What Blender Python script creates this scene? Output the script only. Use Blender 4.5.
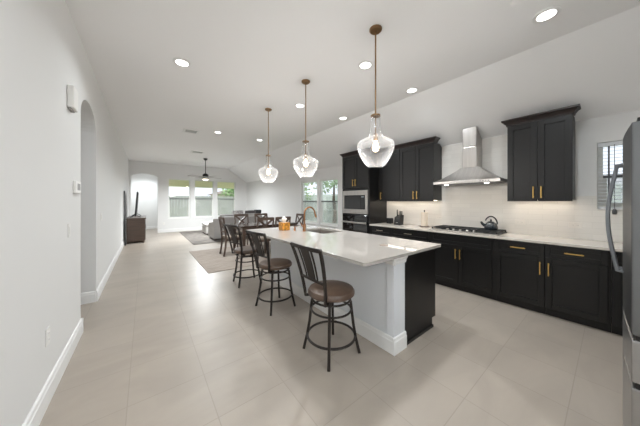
import bpy, bmesh, math, random
from mathutils import Vector, Matrix, Quaternion
PI = math.pi
scene = bpy.context.scene
COL = scene.collection
for o in list(bpy.data.objects):
    bpy.data.objects.remove(o)

# ------------------------------------------------------------------ camera
cam_data = bpy.data.cameras.new('camera')
cam = bpy.data.objects.new('camera', cam_data)
COL.objects.link(cam)
cam.location = (0, 0, 1.4)
cam.rotation_euler = (math.radians(90), 0, math.radians(-37.784))
cam_data.sensor_width = 36.0
cam_data.lens = 226.0 / 640.0 * 36.0
cam_data.shift_y = -(213 - 201.5) / 640.0
cam_data.clip_start = 0.02
cam_data.clip_end = 300
scene.camera = cam

# ------------------------------------------------------------------ world, sun, exposure
world = bpy.data.worlds.new('world')
scene.world = world
world.use_nodes = True
nt = world.node_tree
nt.nodes.clear()
wo = nt.nodes.new('ShaderNodeOutputWorld')
bg = nt.nodes.new('ShaderNodeBackground')
tc = nt.nodes.new('ShaderNodeTexCoord')
sx = nt.nodes.new('ShaderNodeSeparateXYZ')
rp = nt.nodes.new('ShaderNodeValToRGB')
rp.color_ramp.elements[0].position = 0.0
rp.color_ramp.elements[0].color = (0.86, 0.90, 0.97, 1)
rp.color_ramp.elements[1].position = 0.55
rp.color_ramp.elements[1].color = (0.66, 0.77, 0.95, 1)
nt.links.new(tc.outputs['Generated'], sx.inputs[0])
nt.links.new(sx.outputs['Z'], rp.inputs[0])
nt.links.new(rp.outputs[0], bg.inputs[0])
bg.inputs[1].default_value = 1.5
nt.links.new(bg.outputs[0], wo.inputs[0])

sun_d = bpy.data.lights.new('sun', 'SUN')
sun_d.energy = 4.0
sun_d.angle = math.radians(2)
sun_d.color = (1.0, 0.97, 0.92)
sun = bpy.data.objects.new('sun', sun_d)
COL.objects.link(sun)
sun.rotation_euler = Vector((0.45, 0.35, -0.8)).to_track_quat('-Z', 'Y').to_euler()

scene.view_settings.view_transform = 'Standard'
scene.view_settings.look = 'None'
scene.view_settings.gamma = 1.0
scene.view_settings.use_curve_mapping = False
scene.view_settings.exposure = -0.08
DOWN_W = 12.5        # watts per recessed light
STRIP_W = 1.25        # under-cabinet strips
PEND_W = 14.0        # each pendant bulb
FILL_LANTERN_W = 100.0       # unseen lantern, added to brighten the ceiling
FAN_W = 175.0         # ceiling fan lamp

# ------------------------------------------------------------------ helpers
def lin(c):
    c = c / 255.0
    return c / 12.92 if c <= 0.04045 else ((c + 0.055) / 1.055) ** 2.4

def rgb(r, g, b):
    return (lin(r), lin(g), lin(b), 1)

def mat(name, color, rough=0.5, metal=0.0, spec=0.5, coat=0.0, noise=None, bump=None, emit=None):
    """principled material; noise = (scale xyz, amount) colour variation; bump = (scale, strength)"""
    m = bpy.data.materials.new(name)
    m.use_nodes = True
    t = m.node_tree
    b = t.nodes['Principled BSDF']
    b.inputs['Base Color'].default_value = color
    b.inputs['Roughness'].default_value = rough
    b.inputs['Metallic'].default_value = metal
    b.inputs['Specular IOR Level'].default_value = spec
    b.inputs['Coat Weight'].default_value = coat
    if emit:
        b.inputs['Emission Color'].default_value = emit[0]
        b.inputs['Emission Strength'].default_value = emit[1]
    if noise or bump:
        co = t.nodes.new('ShaderNodeTexCoord')
    if noise:
        mp = t.nodes.new('ShaderNodeMapping')
        mp.inputs['Scale'].default_value = noise[0]
        n = t.nodes.new('ShaderNodeTexNoise')
        n.inputs['Scale'].default_value = 1.0
        n.inputs['Detail'].default_value = 5
        r = t.nodes.new('ShaderNodeValToRGB')
        a = noise[1]
        r.color_ramp.elements[0].position = 0.3
        r.color_ramp.elements[1].position = 0.7
        r.color_ramp.elements[0].color = tuple(max(0, c * (1 - a)) for c in color[:3]) + (1,)
        r.color_ramp.elements[1].color = tuple(min(1, c * (1 + a)) for c in color[:3]) + (1,)
        t.links.new(co.outputs['Object'], mp.inputs[0])
        t.links.new(mp.outputs[0], n.inputs['Vector'])
        t.links.new(n.outputs[0], r.inputs[0])
        t.links.new(r.outputs[0], b.inputs['Base Color'])
    if bump:
        n2 = t.nodes.new('ShaderNodeTexNoise')
        n2.inputs['Scale'].default_value = bump[0]
        bp = t.nodes.new('ShaderNodeBump')
        bp.inputs['Strength'].default_value = bump[1]
        bp.inputs['Distance'].default_value = 0.01
        t.links.new(co.outputs['Object'], n2.inputs['Vector'])
        t.links.new(n2.outputs[0], bp.inputs['Height'])
        t.links.new(bp.outputs[0], b.inputs['Normal'])
    return m

def emission(name, color, strength):
    m = bpy.data.materials.new(name)
    m.use_nodes = True
    t = m.node_tree
    t.nodes.clear()
    o = t.nodes.new('ShaderNodeOutputMaterial')
    e = t.nodes.new('ShaderNodeEmission')
    e.inputs[0].default_value = color
    e.inputs[1].default_value = strength
    t.links.new(e.outputs[0], o.inputs[0])
    return m

def thin_glass(name, lo, hi, tint=(1, 1, 1, 1), milk=0.0, rough=0.02, seeds=False):
    """thin clear pane: transparent, mirror-like (and a little milky) towards its edges"""
    m = bpy.data.materials.new(name)
    m.use_nodes = True
    t = m.node_tree
    t.nodes.clear()
    o = t.nodes.new('ShaderNodeOutputMaterial')
    tr = t.nodes.new('ShaderNodeBsdfTransparent')
    tr.inputs[0].default_value = tint
    g = t.nodes.new('ShaderNodeBsdfGlossy')
    g.inputs['Roughness'].default_value = rough
    lw = t.nodes.new('ShaderNodeLayerWeight')
    lw.inputs[0].default_value = 0.35
    mr = t.nodes.new('ShaderNodeMapRange')
    mr.inputs['To Min'].default_value = lo
    mr.inputs['To Max'].default_value = hi
    t.links.new(lw.outputs['Facing'], mr.inputs['Value'])
    mix = t.nodes.new('ShaderNodeMixShader')
    t.links.new(mr.outputs[0], mix.inputs[0])
    t.links.new(tr.outputs[0], mix.inputs[1])
    if milk > 0:
        df = t.nodes.new('ShaderNodeBsdfTranslucent')
        d2 = t.nodes.new('ShaderNodeBsdfDiffuse')
        ad = t.nodes.new('ShaderNodeMixShader')
        ad.inputs[0].default_value = 0.5
        t.links.new(df.outputs[0], ad.inputs[1])
        t.links.new(d2.outputs[0], ad.inputs[2])
        m2 = t.nodes.new('ShaderNodeMixShader')
        m2.inputs[0].default_value = milk
        t.links.new(g.outputs[0], m2.inputs[1])
        t.links.new(ad.outputs[0], m2.inputs[2])
        t.links.new(m2.outputs[0], mix.inputs[2])
    else:
        t.links.new(g.outputs[0], mix.inputs[2])
    if seeds:
        co = t.nodes.new('ShaderNodeTexCoord')
        n = t.nodes.new('ShaderNodeTexNoise')
        n.inputs['Scale'].default_value = 45
        bp = t.nodes.new('ShaderNodeBump')
        bp.inputs['Strength'].default_value = 0.5
        bp.inputs['Distance'].default_value = 0.004
        t.links.new(co.outputs['Object'], n.inputs['Vector'])
        t.links.new(n.outputs[0], bp.inputs['Height'])
        t.links.new(bp.outputs[0], g.inputs['Normal'])
    t.links.new(mix.outputs[0], o.inputs[0])
    return m

def brick_mat(name, c1, c2, mortar, w, h, msize, loc, plane, rough, streak=None, bump=0.15, spec=0.5):
    """tiles on one plane ('xy', 'yz'); streak = (scale, amount, colour)"""
    m = bpy.data.materials.new(name)
    m.use_nodes = True
    t = m.node_tree
    b = t.nodes['Principled BSDF']
    b.inputs['Roughness'].default_value = rough
    b.inputs['Specular IOR Level'].default_value = spec
    co = t.nodes.new('ShaderNodeTexCoord')
    s = t.nodes.new('ShaderNodeSeparateXYZ')
    c = t.nodes.new('ShaderNodeCombineXYZ')
    t.links.new(co.outputs['Object'], s.inputs[0])
    pa, pb = {'xy': ('X', 'Y'), 'yz': ('Y', 'Z')}[plane]
    t.links.new(s.outputs[pa], c.inputs[0])
    t.links.new(s.outputs[pb], c.inputs[1])
    ad = t.nodes.new('ShaderNodeVectorMath')
    ad.operation = 'ADD'
    ad.inputs[1].default_value = (loc[0], loc[1], 0)
    t.links.new(c.outputs[0], ad.inputs[0])
    k = t.nodes.new('ShaderNodeTexBrick')
    k.offset = loc[2]
    k.inputs['Scale'].default_value = 1.0
    k.inputs['Color1'].default_value = c1
    k.inputs['Color2'].default_value = c2
    k.inputs['Mortar'].default_value = mortar
    k.inputs['Brick Width'].default_value = w
    k.inputs['Row Height'].default_value = h
    k.inputs['Mortar Size'].default_value = msize
    k.inputs['Mortar Smooth'].default_value = 0.2
    t.links.new(ad.outputs[0], k.inputs['Vector'])
    src = k.outputs['Color']
    if streak:
        mp = t.nodes.new('ShaderNodeMapping')
        mp.inputs['Scale'].default_value = streak[0]
        mp.inputs['Rotation'].default_value = (0, 0, 0.25)
        n = t.nodes.new('ShaderNodeTexNoise')
        n.inputs['Scale'].default_value = 1
        n.inputs['Detail'].default_value = 6
        n.inputs['Distortion'].default_value = 0.8
        r = t.nodes.new('ShaderNodeValToRGB')
        r.color_ramp.elements[0].position = 0.38
        r.color_ramp.elements[1].position = 0.66
        r.color_ramp.elements[0].color = (1 - streak[1],) * 3 + (1,)
        r.color_ramp.elements[1].color = (1, 1, 1, 1)
        mx = t.nodes.new('ShaderNodeMix')
        mx.data_type = 'RGBA'
        mx.blend_type = 'MULTIPLY'
        mx.inputs[0].default_value = 1
        t.links.new(co.outputs['Object'], mp.inputs[0])
        t.links.new(mp.outputs[0], n.inputs['Vector'])
        t.links.new(n.outputs[0], r.inputs[0])
        t.links.new(src, mx.inputs[6])
        t.links.new(r.outputs[0], mx.inputs[7])
        src = mx.outputs[2]
    t.links.new(src, b.inputs['Base Color'])
    bp = t.nodes.new('ShaderNodeBump')
    bp.invert = True
    bp.inputs['Strength'].default_value = bump
    bp.inputs['Distance'].default_value = 0.002
    t.links.new(k.outputs['Fac'], bp.inputs['Height'])
    t.links.new(bp.outputs[0], b.inputs['Normal'])
    return m

def wpos(o):
    v = Vector((0, 0, 0))
    while o is not None:
        v += o.location
        o = o.parent
    return v

class MB:
    """collects shapes (world coordinates) into one mesh object"""
    def __init__(self):
        self.bm = bmesh.new()

    def box(self, x0, y0, z0, x1, y1, z1):
        x0, x1 = min(x0, x1), max(x0, x1)
        y0, y1 = min(y0, y1), max(y0, y1)
        z0, z1 = min(z0, z1), max(z0, z1)
        v = [self.bm.verts.new((x, y, z)) for x in (x0, x1) for y in (y0, y1) for z in (z0, z1)]
        for f in ((0, 1, 3, 2), (4, 6, 7, 5), (0, 4, 5, 1), (2, 3, 7, 6), (0, 2, 6, 4), (1, 5, 7, 3)):
            self.bm.faces.new([v[i] for i in f])
        return self

    def hexa(self, bottom, top):
        a = [self.bm.verts.new(p) for p in bottom]
        b = [self.bm.verts.new(p) for p in top]
        n = len(a)
        self.bm.faces.new(a[::-1])
        self.bm.faces.new(b)
        for i in range(n):
            self.bm.faces.new((a[i], a[(i + 1) % n], b[(i + 1) % n], b[i]))
        return self

    def prism(self, poly, axis, d0, d1):
        def P(p, d):
            return {'x': (d, p[0], p[1]), 'y': (p[0], d, p[1]), 'z': (p[0], p[1], d)}[axis]
        return self.hexa([P(p, d0) for p in poly], [P(p, d1) for p in poly])

    def tube(self, pts, r, seg=10, closed=False, sq=None):
        """swept tube; r a number or a list; sq=(w,h) sweeps a flat bar instead"""
        pts = [Vector(p) for p in pts]
        n = len(pts)
        rs = r if isinstance(r, (list, tuple)) else [r] * n
        rings = []
        up = None
        for i in range(n):
            if closed:
                d = pts[(i + 1) % n] - pts[i - 1]
            else:
                d = pts[min(i + 1, n - 1)] - pts[max(i - 1, 0)]
            d.normalize()
            if up is None:
                up = Vector((0, 0, 1)) if abs(d.z) < 0.9 else Vector((1, 0, 0))
            a = d.cross(up)
            if a.length < 1e-5:
                a = d.orthogonal()
            a.normalize()
            b = a.cross(d)
            b.normalize()
            up = b
            if sq:
                ring = [pts[i] + a * (sq[0] * sx_) + b * (sq[1] * sy_) for sx_, sy_ in ((-.5, -.5), (.5, -.5), (.5, .5), (-.5, .5))]
            else:
                ring = [pts[i] + (a * math.cos(2 * PI * k / seg) + b * math.sin(2 * PI * k / seg)) * rs[i] for k in range(seg)]
            rings.append([self.bm.verts.new(p) for p in ring])
        m = len(rings[0])
        for i in range(n if closed else n - 1):
            A, B = rings[i], rings[(i + 1) % n]
            for k in range(m):
                self.bm.faces.new((A[k], A[(k + 1) % m], B[(k + 1) % m], B[k]))
        if not closed:
            self.bm.faces.new(rings[0][::-1])
            self.bm.faces.new(rings[-1])
        return self

    def cyl(self, p0, p1, r0, r1=None, seg=20):
        return self.tube([p0, p1], [r0, r0 if r1 is None else r1], seg)

    def lathe(self, prof, c=(0, 0, 0), seg=32, close=False):
        """prof: list of (r, z) turned about the vertical through c"""
        rings = []
        for r, z in prof:
            if r < 1e-6:
                rings.append([self.bm.verts.new((c[0], c[1], c[2] + z))])
            else:
                rings.append([self.bm.verts.new((c[0] + r * math.cos(2 * PI * k / seg), c[1] + r * math.sin(2 * PI * k / seg), c[2] + z)) for k in range(seg)])
        for A, B in zip(rings[:-1], rings[1:]):
            for k in range(seg):
                k2 = (k + 1) % seg
                if len(A) == 1 and len(B) == 1:
                    continue
                if len(A) == 1:
                    self.bm.faces.new((A[0], B[k2], B[k]))
                elif len(B) == 1:
                    self.bm.faces.new((A[k], A[k2], B[0]))
                else:
                    self.bm.faces.new((A[k], A[k2], B[k2], B[k]))
        return self

    def quad(self, a, b, c, d):
        self.bm.faces.new([self.bm.verts.new(p) for p in (a, b, c, d)])
        return self

    def xf(self, M):
        bmesh.ops.transform(self.bm, matrix=M, verts=self.bm.verts[:])
        return self

    def build(self, name, m, parent=None, bevel=0, smooth=False, segs=2, sub=0, local=False):
        if parent is not None and not local:
            bmesh.ops.translate(self.bm, verts=self.bm.verts[:], vec=-wpos(parent))
        bmesh.ops.recalc_face_normals(self.bm, faces=self.bm.faces[:])
        me = bpy.data.meshes.new(name)
        self.bm.to_mesh(me)
        self.bm.free()
        me.materials.append(m)
        o = bpy.data.objects.new(name, me)
        COL.objects.link(o)
        if parent is not None:
            o.parent = parent
        if smooth:
            for p in me.polygons:
                p.use_smooth = True
            es = o.modifiers.new('edges', 'EDGE_SPLIT')
            es.split_angle = math.radians(40)
        if bevel:
            bv = o.modifiers.new('bevel', 'BEVEL')
            bv.width = bevel
            bv.segments = segs
            bv.limit_method = 'ANGLE'
        if sub:
            sd = o.modifiers.new('sub', 'SUBSURF')
            sd.levels = sub
            sd.render_levels = sub
        return o

def tag(o, label, cat, group=None, kind=None):
    o['label'] = label
    o['category'] = cat
    if group:
        o['group'] = group
    if kind:
        o['kind'] = kind
    return o

def thing(name, label, cat, loc=(0, 0, 0), rotz=0, group=None):
    o = bpy.data.objects.new(name, None)
    o.empty_display_size = 0.1
    COL.objects.link(o)
    o.location = loc
    o.rotation_euler = (0, 0, rotz)
    return tag(o, label, cat, group)

def struct(o):
    o['kind'] = 'structure'
    return o

def copy_tree(o, parent=None):
    c = o.copy()
    COL.objects.link(c)
    if parent is not None:
        c.parent = parent
    for ch in list(o.children):
        copy_tree(ch, c)
    return c

def dup(root, loc, rotz, label):
    c = copy_tree(root)
    c.location = loc
    c.rotation_euler = (0, 0, rotz)
    c['label'] = label
    return c

def add_light(name, kind, loc, energy, color, parent=None, size=0.1, shape=None, size_y=None, rot=None, spread=None):
    l = bpy.data.lights.new(name, kind)
    l.energy = energy
    l.color = color
    if kind == 'AREA':
        l.size = size
        if shape:
            l.shape = shape
        if size_y:
            l.size_y = size_y
        if spread:
            l.spread = spread
    else:
        l.shadow_soft_size = size
    o = bpy.data.objects.new(name, l)
    COL.objects.link(o)
    if parent is not None:
        o.parent = parent
        o.location = Vector(loc) - wpos(parent)
    else:
        o.location = loc
    if rot:
        o.rotation_euler = rot
    return o

# ------------------------------------------------------------------ materials
M_wall = mat('wall_paint', rgb(228, 227, 225), 0.7, bump=(180, 0.04))
M_ceil = mat('ceiling_paint', rgb(242, 241, 240), 0.8, bump=(120, 0.04))
M_trim = mat('trim_paint', rgb(236, 235, 233), 0.4)
M_floor = brick_mat('floor_tile', rgb(171, 160, 148), rgb(166, 155, 143), rgb(155, 145, 133), 0.4725, 0.46, 0.003,
                    (0.095 + 0.4725 * 20, -0.18 + 0.46 * 20, 0.0), 'xy', 0.38, ((1.5, 3.4, 1), 0.10), 0.2, 0.5)
M_splash = brick_mat('backsplash_tile', rgb(230, 226, 220), rgb(224, 220, 214), rgb(217, 213, 207), 0.30, 0.075, 0.002,
                     (3, -0.914 + 0.75, 0.5), 'yz', 0.2, None, 0.2)
M_cab = mat('espresso_cabinet', rgb(17, 16, 16), 0.38, noise=((3, 3, 30), 0.12))
M_cabin = mat('espresso_recess', rgb(18, 16, 16), 0.5)
M_crown = mat('espresso_crown', rgb(37, 26, 24), 0.36)
M_quartz = mat('white_quartz', rgb(178, 172, 165), 0.05, spec=0.8, noise=((6, 6, 6), 0.02))
M_quartz_lit = mat('counter_quartz_lit', rgb(210, 202, 192), 0.08, noise=((6, 6, 6), 0.02))  # lighter copy of the quartz, under-cabinet light put into its colour
M_island = mat('island_white', rgb(226, 228, 231), 0.45)
M_gold = mat('brushed_gold', rgb(232, 190, 108), 0.32, 0.75)
M_pull = mat('satin_gold_pull', rgb(214, 202, 184), 0.3, 1.0)
M_brass = mat('aged_brass', rgb(150, 120, 88), 0.35, 1.0)
M_copper = mat('rose_copper', rgb(168, 120, 84), 0.3, 1.0)
M_steel = mat('brushed_steel', rgb(196, 192, 188), 0.34, 1.0, noise=((2, 60, 2), 0.08))
M_drawer = mat('drawer_steel', rgb(172, 172, 173), 0.32, 1.0, noise=((40, 2, 2), 0.06))
M_fsteel = mat('fridge_steel', rgb(124, 125, 127), 0.34, 1.0, noise=((40, 2, 2), 0.06))
M_dsteel = mat('dark_steel', rgb(96, 97, 100), 0.32, 1.0)
M_black = mat('black_plastic', rgb(22, 22, 23), 0.4)
M_bglass = mat('black_glass', rgb(14, 14, 16), 0.06, coat=0.5)
M_iron = mat('cast_iron', rgb(30, 30, 31), 0.55)
M_bronze = mat('dark_bronze_metal', rgb(52, 46, 43), 0.42, 0.5)
M_leather = mat('brown_leather', rgb(92, 73, 60), 0.36, noise=((9, 9, 9), 0.22), bump=(60, 0.15))
M_wood = mat('dark_walnut', rgb(88, 71, 61), 0.4, noise=((3, 3, 24), 0.2))
M_woodt = mat('dark_walnut_top', rgb(70, 58, 52), 0.14, noise=((3, 24, 3), 0.2))
M_seatg = mat('grey_seat_fabric', rgb(150, 138, 126), 0.9, noise=((40, 40, 40), 0.1))
M_sofa = mat('grey_sofa_fabric', rgb(182, 178, 175), 0.95, noise=((60, 60, 60), 0.12))
M_sofab = mat('grey_cushion_fabric', rgb(164, 160, 158), 0.95, noise=((60, 60, 60), 0.12))
M_otto = mat('pale_ottoman_fabric', rgb(216, 213, 209), 0.95, noise=((50, 50, 50), 0.06))
M_navy = mat('black_leather', rgb(22, 23, 28), 0.5)
M_rug1 = mat('greige_rug', rgb(166, 154, 143), 1.0, noise=((4, 14, 1), 0.14), bump=(300, 0.4))
M_rug2 = mat('grey_rug', rgb(112, 106, 100), 1.0, noise=((5, 9, 1), 0.5), bump=(300, 0.4))
M_plate = mat('plate_white', rgb(236, 234, 230), 0.4)
M_almond = mat('plate_almond', rgb(228, 223, 216), 0.4)
M_grey = mat('slot_grey', rgb(150, 148, 145), 0.5)
M_paper = mat('paper_white', rgb(240, 237, 231), 0.9, bump=(90, 0.2))
M_towel = mat('paper_towel', rgb(222, 208, 190), 0.9, bump=(60, 0.3))
M_kettle = mat('midnight_enamel', rgb(28, 36, 46), 0.15, coat=0.6)
M_pglass = thin_glass('pendant_glass', 0.06, 0.75, milk=0.25, seeds=True)
M_wglass = thin_glass('window_glass', 0.03, 0.35, tint=(0.985, 0.99, 0.985, 1))
M_bulb = emission('filament_glow', (1.0, 0.72, 0.42, 1), 14)
M_led = emission('led_diffuser', (1.0, 0.97, 0.92, 1), 9)
M_strip = emission('warm_strip', (1.0, 0.86, 0.68, 1), 6)
M_fanlight = emission('fan_light', (1.0, 0.9, 0.72, 1), 4)
M_screen = bpy.data.materials.new('insect_screen')
M_screen.use_nodes = True
_t = M_screen.node_tree
_t.nodes.clear()
_o = _t.nodes.new('ShaderNodeOutputMaterial')
_m = _t.nodes.new('ShaderNodeMixShader')
_m.inputs[0].default_value = 0.28
_a = _t.nodes.new('ShaderNodeBsdfTransparent')
_d = _t.nodes.new('ShaderNodeBsdfDiffuse')
_d.inputs[0].default_value = rgb(214, 216, 211)
_t.links.new(_a.outputs[0], _m.inputs[1])
_t.links.new(_d.outputs[0], _m.inputs[2])
_t.links.new(_m.outputs[0], _o.inputs[0])
M_vinyl = mat('window_vinyl', rgb(232, 232, 228), 0.4)
M_sashd = mat('sash_grey', rgb(96, 99, 98), 0.5)
M_blind = mat('blind_white', rgb(224, 226, 228), 0.5)
M_fanbl = mat('fan_blade', rgb(158, 153, 149), 0.5)
M_grass = mat('lawn', rgb(150, 168, 128), 1.0, noise=((3, 3, 3), 0.3))
M_slab = mat('patio_concrete', rgb(222, 218, 210), 0.9, noise=((4, 4, 4), 0.1))
M_fence = mat('weathered_fence', rgb(172, 172, 166), 0.9, noise=((8, 8, 1), 0.12))
M_fence2 = mat('pale_fence', rgb(206, 212, 210), 0.9, noise=((8, 8, 1), 0.1))
M_soffit = mat('patio_soffit', rgb(253, 248, 212), 0.8)
M_leaf = mat('leaf_green', rgb(150, 180, 124), 0.7, noise=((3, 3, 3), 0.35))
M_leaf2 = mat('leaf_pale', rgb(170, 192, 158), 0.7, noise=((3, 3, 3), 0.3))
M_bark = mat('bark', rgb(96, 84, 74), 0.9)
M_stucco = mat('stucco', rgb(222, 214, 200), 0.9)
M_shingle = mat('shingle', rgb(140, 128, 118), 0.9, noise=((10, 10, 10), 0.2))

# ------------------------------------------------------------------ setting
XL, XR, YF, ZC = -0.54, 4.46, 12.40, 3.13
XS, ZW = 3.45, 2.45         # where the ceiling starts to slope, height of the right wall

struct(MB().box(-2.4, -3.2, -0.12, 4.62, 14.6, 0).build('floor', M_floor))
struct(MB().box(-0.70, -3.2, ZC, XS, 12.56, ZC + 0.12).build('ceiling', M_ceil))
struct(MB().prism([(XS, ZC), (XR + 0.16, ZW - 0.108), (XR + 0.16, ZW - 0.07), (XS, ZC + 0.04)], 'y', -3.2, 12.56).build('ceiling_slope', M_ceil))

def arch_wall(mb, axis, d0, d1, a0, a1, z1, oa, ob, spring, apex, holes=()):
    """wall slab along one axis with an arched opening [oa, ob] and rectangular holes (a0,a1,z0,z1)"""
    def bx(p, q, r, s):
        if q - p < 1e-4 or s - r < 1e-4:
            return
        if axis == 'y':
            mb.box(d0, p, r, d1, q, s)
        else:
            mb.box(p, d0, r, q, d1, s)
    cuts = sorted([(oa, ob, None)] + [(h[0], h[1], h) for h in holes], key=lambda c: c[0])
    cur = a0
    for c in cuts:
        bx(cur, c[0], 0, z1)
        if c[2] is None:
            n = 18
            mid, hw = (oa + ob) / 2, (ob - oa) / 2
            pts = [(mid - hw * math.cos(PI * k / n), spring + (apex - spring) * math.sin(PI * k / n)) for k in range(n + 1)]
            for (p, zp), (q, zq) in zip(pts[:-1], pts[1:]):
                poly = [(p, zp), (q, zq), (q, z1), (p, z1)]
                mb.prism(poly, 'x' if axis == 'y' else 'y', d0, d1)
        else:
            h = c[2]
            bx(h[0], h[1], 0, h[2])
            bx(h[0], h[1], h[3], z1)
        cur = c[1]
    bx(cur, a1, 0, z1)
    return mb

# left wall with its arched opening into a side hall
struct(arch_wall(MB(), 'y', XL - 0.15, XL, -3.2, YF + 0.16, ZC, 3.465, 4.42, 2.36, 2.60).build('wall_left', M_wall))
# far wall with three windows and an arched opening
W3 = [(0.83, 1.735), (1.895, 2.78), (2.915, 3.865)]
WZ0, WZ1 = 0.60, 2.46
struct(arch_wall(MB(), 'x', YF, YF + 0.15, XL, XR + 0.15, ZC, -0.47, 0.45, 2.43, 2.61,
                 [(a, b, WZ0, WZ1) for a, b in W3]).build('wall_far', M_wall))
# right wall: kitchen window and a pair of windows beyond the oven tower
RW = [(4.91, 5.80), (5.92, 6.87)]
RZ0, RZ1 = 0.65, 2.10
KW = (-0.76, 0.11, 1.30, 2.13)
m = MB()
cur = -0.9
for a, b, c, d in ((KW[0], KW[1], KW[2], KW[3]), (RW[0][0], RW[0][1], RZ0, RZ1), (RW[1][0], RW[1][1], RZ0, RZ1)):
    m.box(XR, cur, 0, XR + 0.15, a, 2.6)
    m.box(XR, a, 0, XR + 0.15, b, c)
    m.box(XR, a, d, XR + 0.15, b, 2.6)
    cur = b
m.box(XR, cur, 0, XR + 0.15, YF, 2.6)
struct(m.build('wall_right', M_wall))
# walls behind the camera
m = MB().box(1.75, -1.03, 0, XR + 0.15, -0.9, ZC)
m.box(1.62, -3.2, 0, 1.75, -0.9, ZC)
struct(m.build('wall_near', M_wall))
struct(MB().box(XL - 0.15, -3.3, 0, 1.75, -3.2, ZC).build('wall_entry', M_wall))
# side hall behind the left arch
m = MB().box(-2.4, 4.42, 0, XL - 0.15, 4.54, 2.8)
m.box(-2.4, 2.9, 0, XL - 0.15, 3.02, 2.8)
m.box(-2.4, 3.02, 0, -2.28, 4.42, 2.8)
struct(m.build('wall_hall', M_wall))
struct(MB().box(-2.4, 2.9, 2.8, XL - 0.15, 4.54, 2.9).build('ceiling_hall', M_ceil))
# passage behind the far arch
m = MB().box(-0.75, 14.3, 0, 0.74, 14.42, 2.8)
m.box(-0.85, YF + 0.15, 0, -0.73, 14.42, 2.8)
m.box(0.62, YF + 0.15, 0, 0.74, 14.3, 2.8)
struct(m.build('wall_passage', M_wall))
struct(MB().box(-0.85, YF + 0.15, 2.8, 0.74, 14.42, 2.9).build('ceiling_passage', M_ceil))

def base_profile(d):       # depth from the wall, height
    return [(0, 0), (d, 0), (d, 0.115), (d * 0.75, 0.122), (d * 0.6, 0.145), (d * 0.25, 0.152), (0, 0.152)]
def baseboard(name, axis, wall, sgn, a0, a1):
    poly = [(wall + sgn * p, z) for p, z in base_profile(0.018)]
    if axis == 'y':
        o = MB().prism(poly, 'y', a0, a1)
    else:
        o = MB().prism(poly, 'x', a0, a1)
    return struct(o.build(name, M_trim))
m = MB()
for a0, a1 in ((-3.2, 3.465), (4.42, YF)):
    m.prism([(XL + p, z) for p, z in base_profile(0.018)], 'y', a0, a1)
m.box(XL - 0.15, 3.465, 0, XL + 0.018, 3.483, 0.15)
struct(m.build('baseboard_left', M_trim))
m = MB()
m.prism([(4.42 - p, z) for p, z in base_profile(0.018)], 'x', -2.28, XL - 0.001)
struct(m.build('baseboard_hall', M_trim))
m = MB()
for a0, a1 in ((XL, -0.47), (0.45, XR)):
    m.prism([(YF - p, z) for p, z in base_profile(0.018)], 'x', a0, a1)
struct(m.build('baseboard_far', M_trim))
struct(MB().prism([(14.3 - p, z) for p, z in base_profile(0.018)], 'x', -0.73, 0.62).build('baseboard_passage', M_trim))
struct(MB().prism([(XR - p, z) for p, z in base_profile(0.018)], 'y', 4.07, YF).build('baseboard_right', M_trim))

def window(name, axis, wall, a0, a1, z0, z1, sgn, rail=0.5):
    """double-hung window in a wall opening; sgn points outdoors"""
    def bx(mb, a, b, c, d, e, f):         # a..b along the wall, c..d height, e..f depth outwards
        if axis == 'x':
            mb.box(a, wall + sgn * e, c, b, wall + sgn * f, d)
        else:
            mb.box(wall + sgn * e, a, c, wall + sgn * f, b, d)
    fr = MB()
    t = 0.045
    for a, b, c, d in ((a0, a0 + t, z0, z1), (a1 - t, a1, z0, z1), (a0 + t, a1 - t, z0, z0 + t), (a0 + t, a1 - t, z1 - t, z1)):
        bx(fr, a, b, c, d, 0.05, 0.12)
    root = struct(fr.build(name, M_vinyl))
    zm = z0 + (z1 - z0) * rail
    sa = MB()
    bx(sa, a0 + t, a1 - t, zm - 0.025, zm + 0.02, 0.06, 0.11)
    sa.build('meeting_rail', M_sashd, root)
    sash = MB()
    for a, b, c, d in ((a0 + t, a0 + t + 0.03, z0 + t, zm - 0.025), (a1 - t - 0.03, a1 - t, z0 + t, zm - 0.025), (a0 + t + 0.03, a1 - t - 0.03, z0 + t, z0 + t + 0.035)):
        bx(sash, a, b, c, d, 0.065, 0.1)
    sash.build('lower_sash', M_vinyl, root)
    g = MB()
    bx(g, a0 + t, a1 - t, zm + 0.02, z1 - t, 0.083, 0.087)
    bx(g, a0 + t + 0.03, a1 - t - 0.03, z0 + t + 0.035, zm - 0.025, 0.083, 0.087)
    g.build('glass_pane', M_wglass, root)
    sc = MB()
    bx(sc, a0 + t + 0.005, a1 - t - 0.005, z0 + t, zm - 0.03, 0.112, 0.1125)
    sc.build('insect_screen', M_screen, root)
    s = MB()
    bx(s, a0 - 0.0, a1 + 0.0, z0 - 0.0, z0 + 0.012, -0.025, 0.05)
    s.build('window_sill', M_trim, root)
    return root
for i, (a, b) in enumerate(W3):
    window('window_%d' % (i + 1), 'x', YF, a, b, WZ0, WZ1, 1)
for i, (a, b) in enumerate(RW):
    window('window_%d' % (i + 4), 'y', XR, a, b, RZ0, RZ1, 1, 0.52)
window('window_6', 'y', XR, KW[0], KW[1], KW[2], KW[3], 1)

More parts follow.
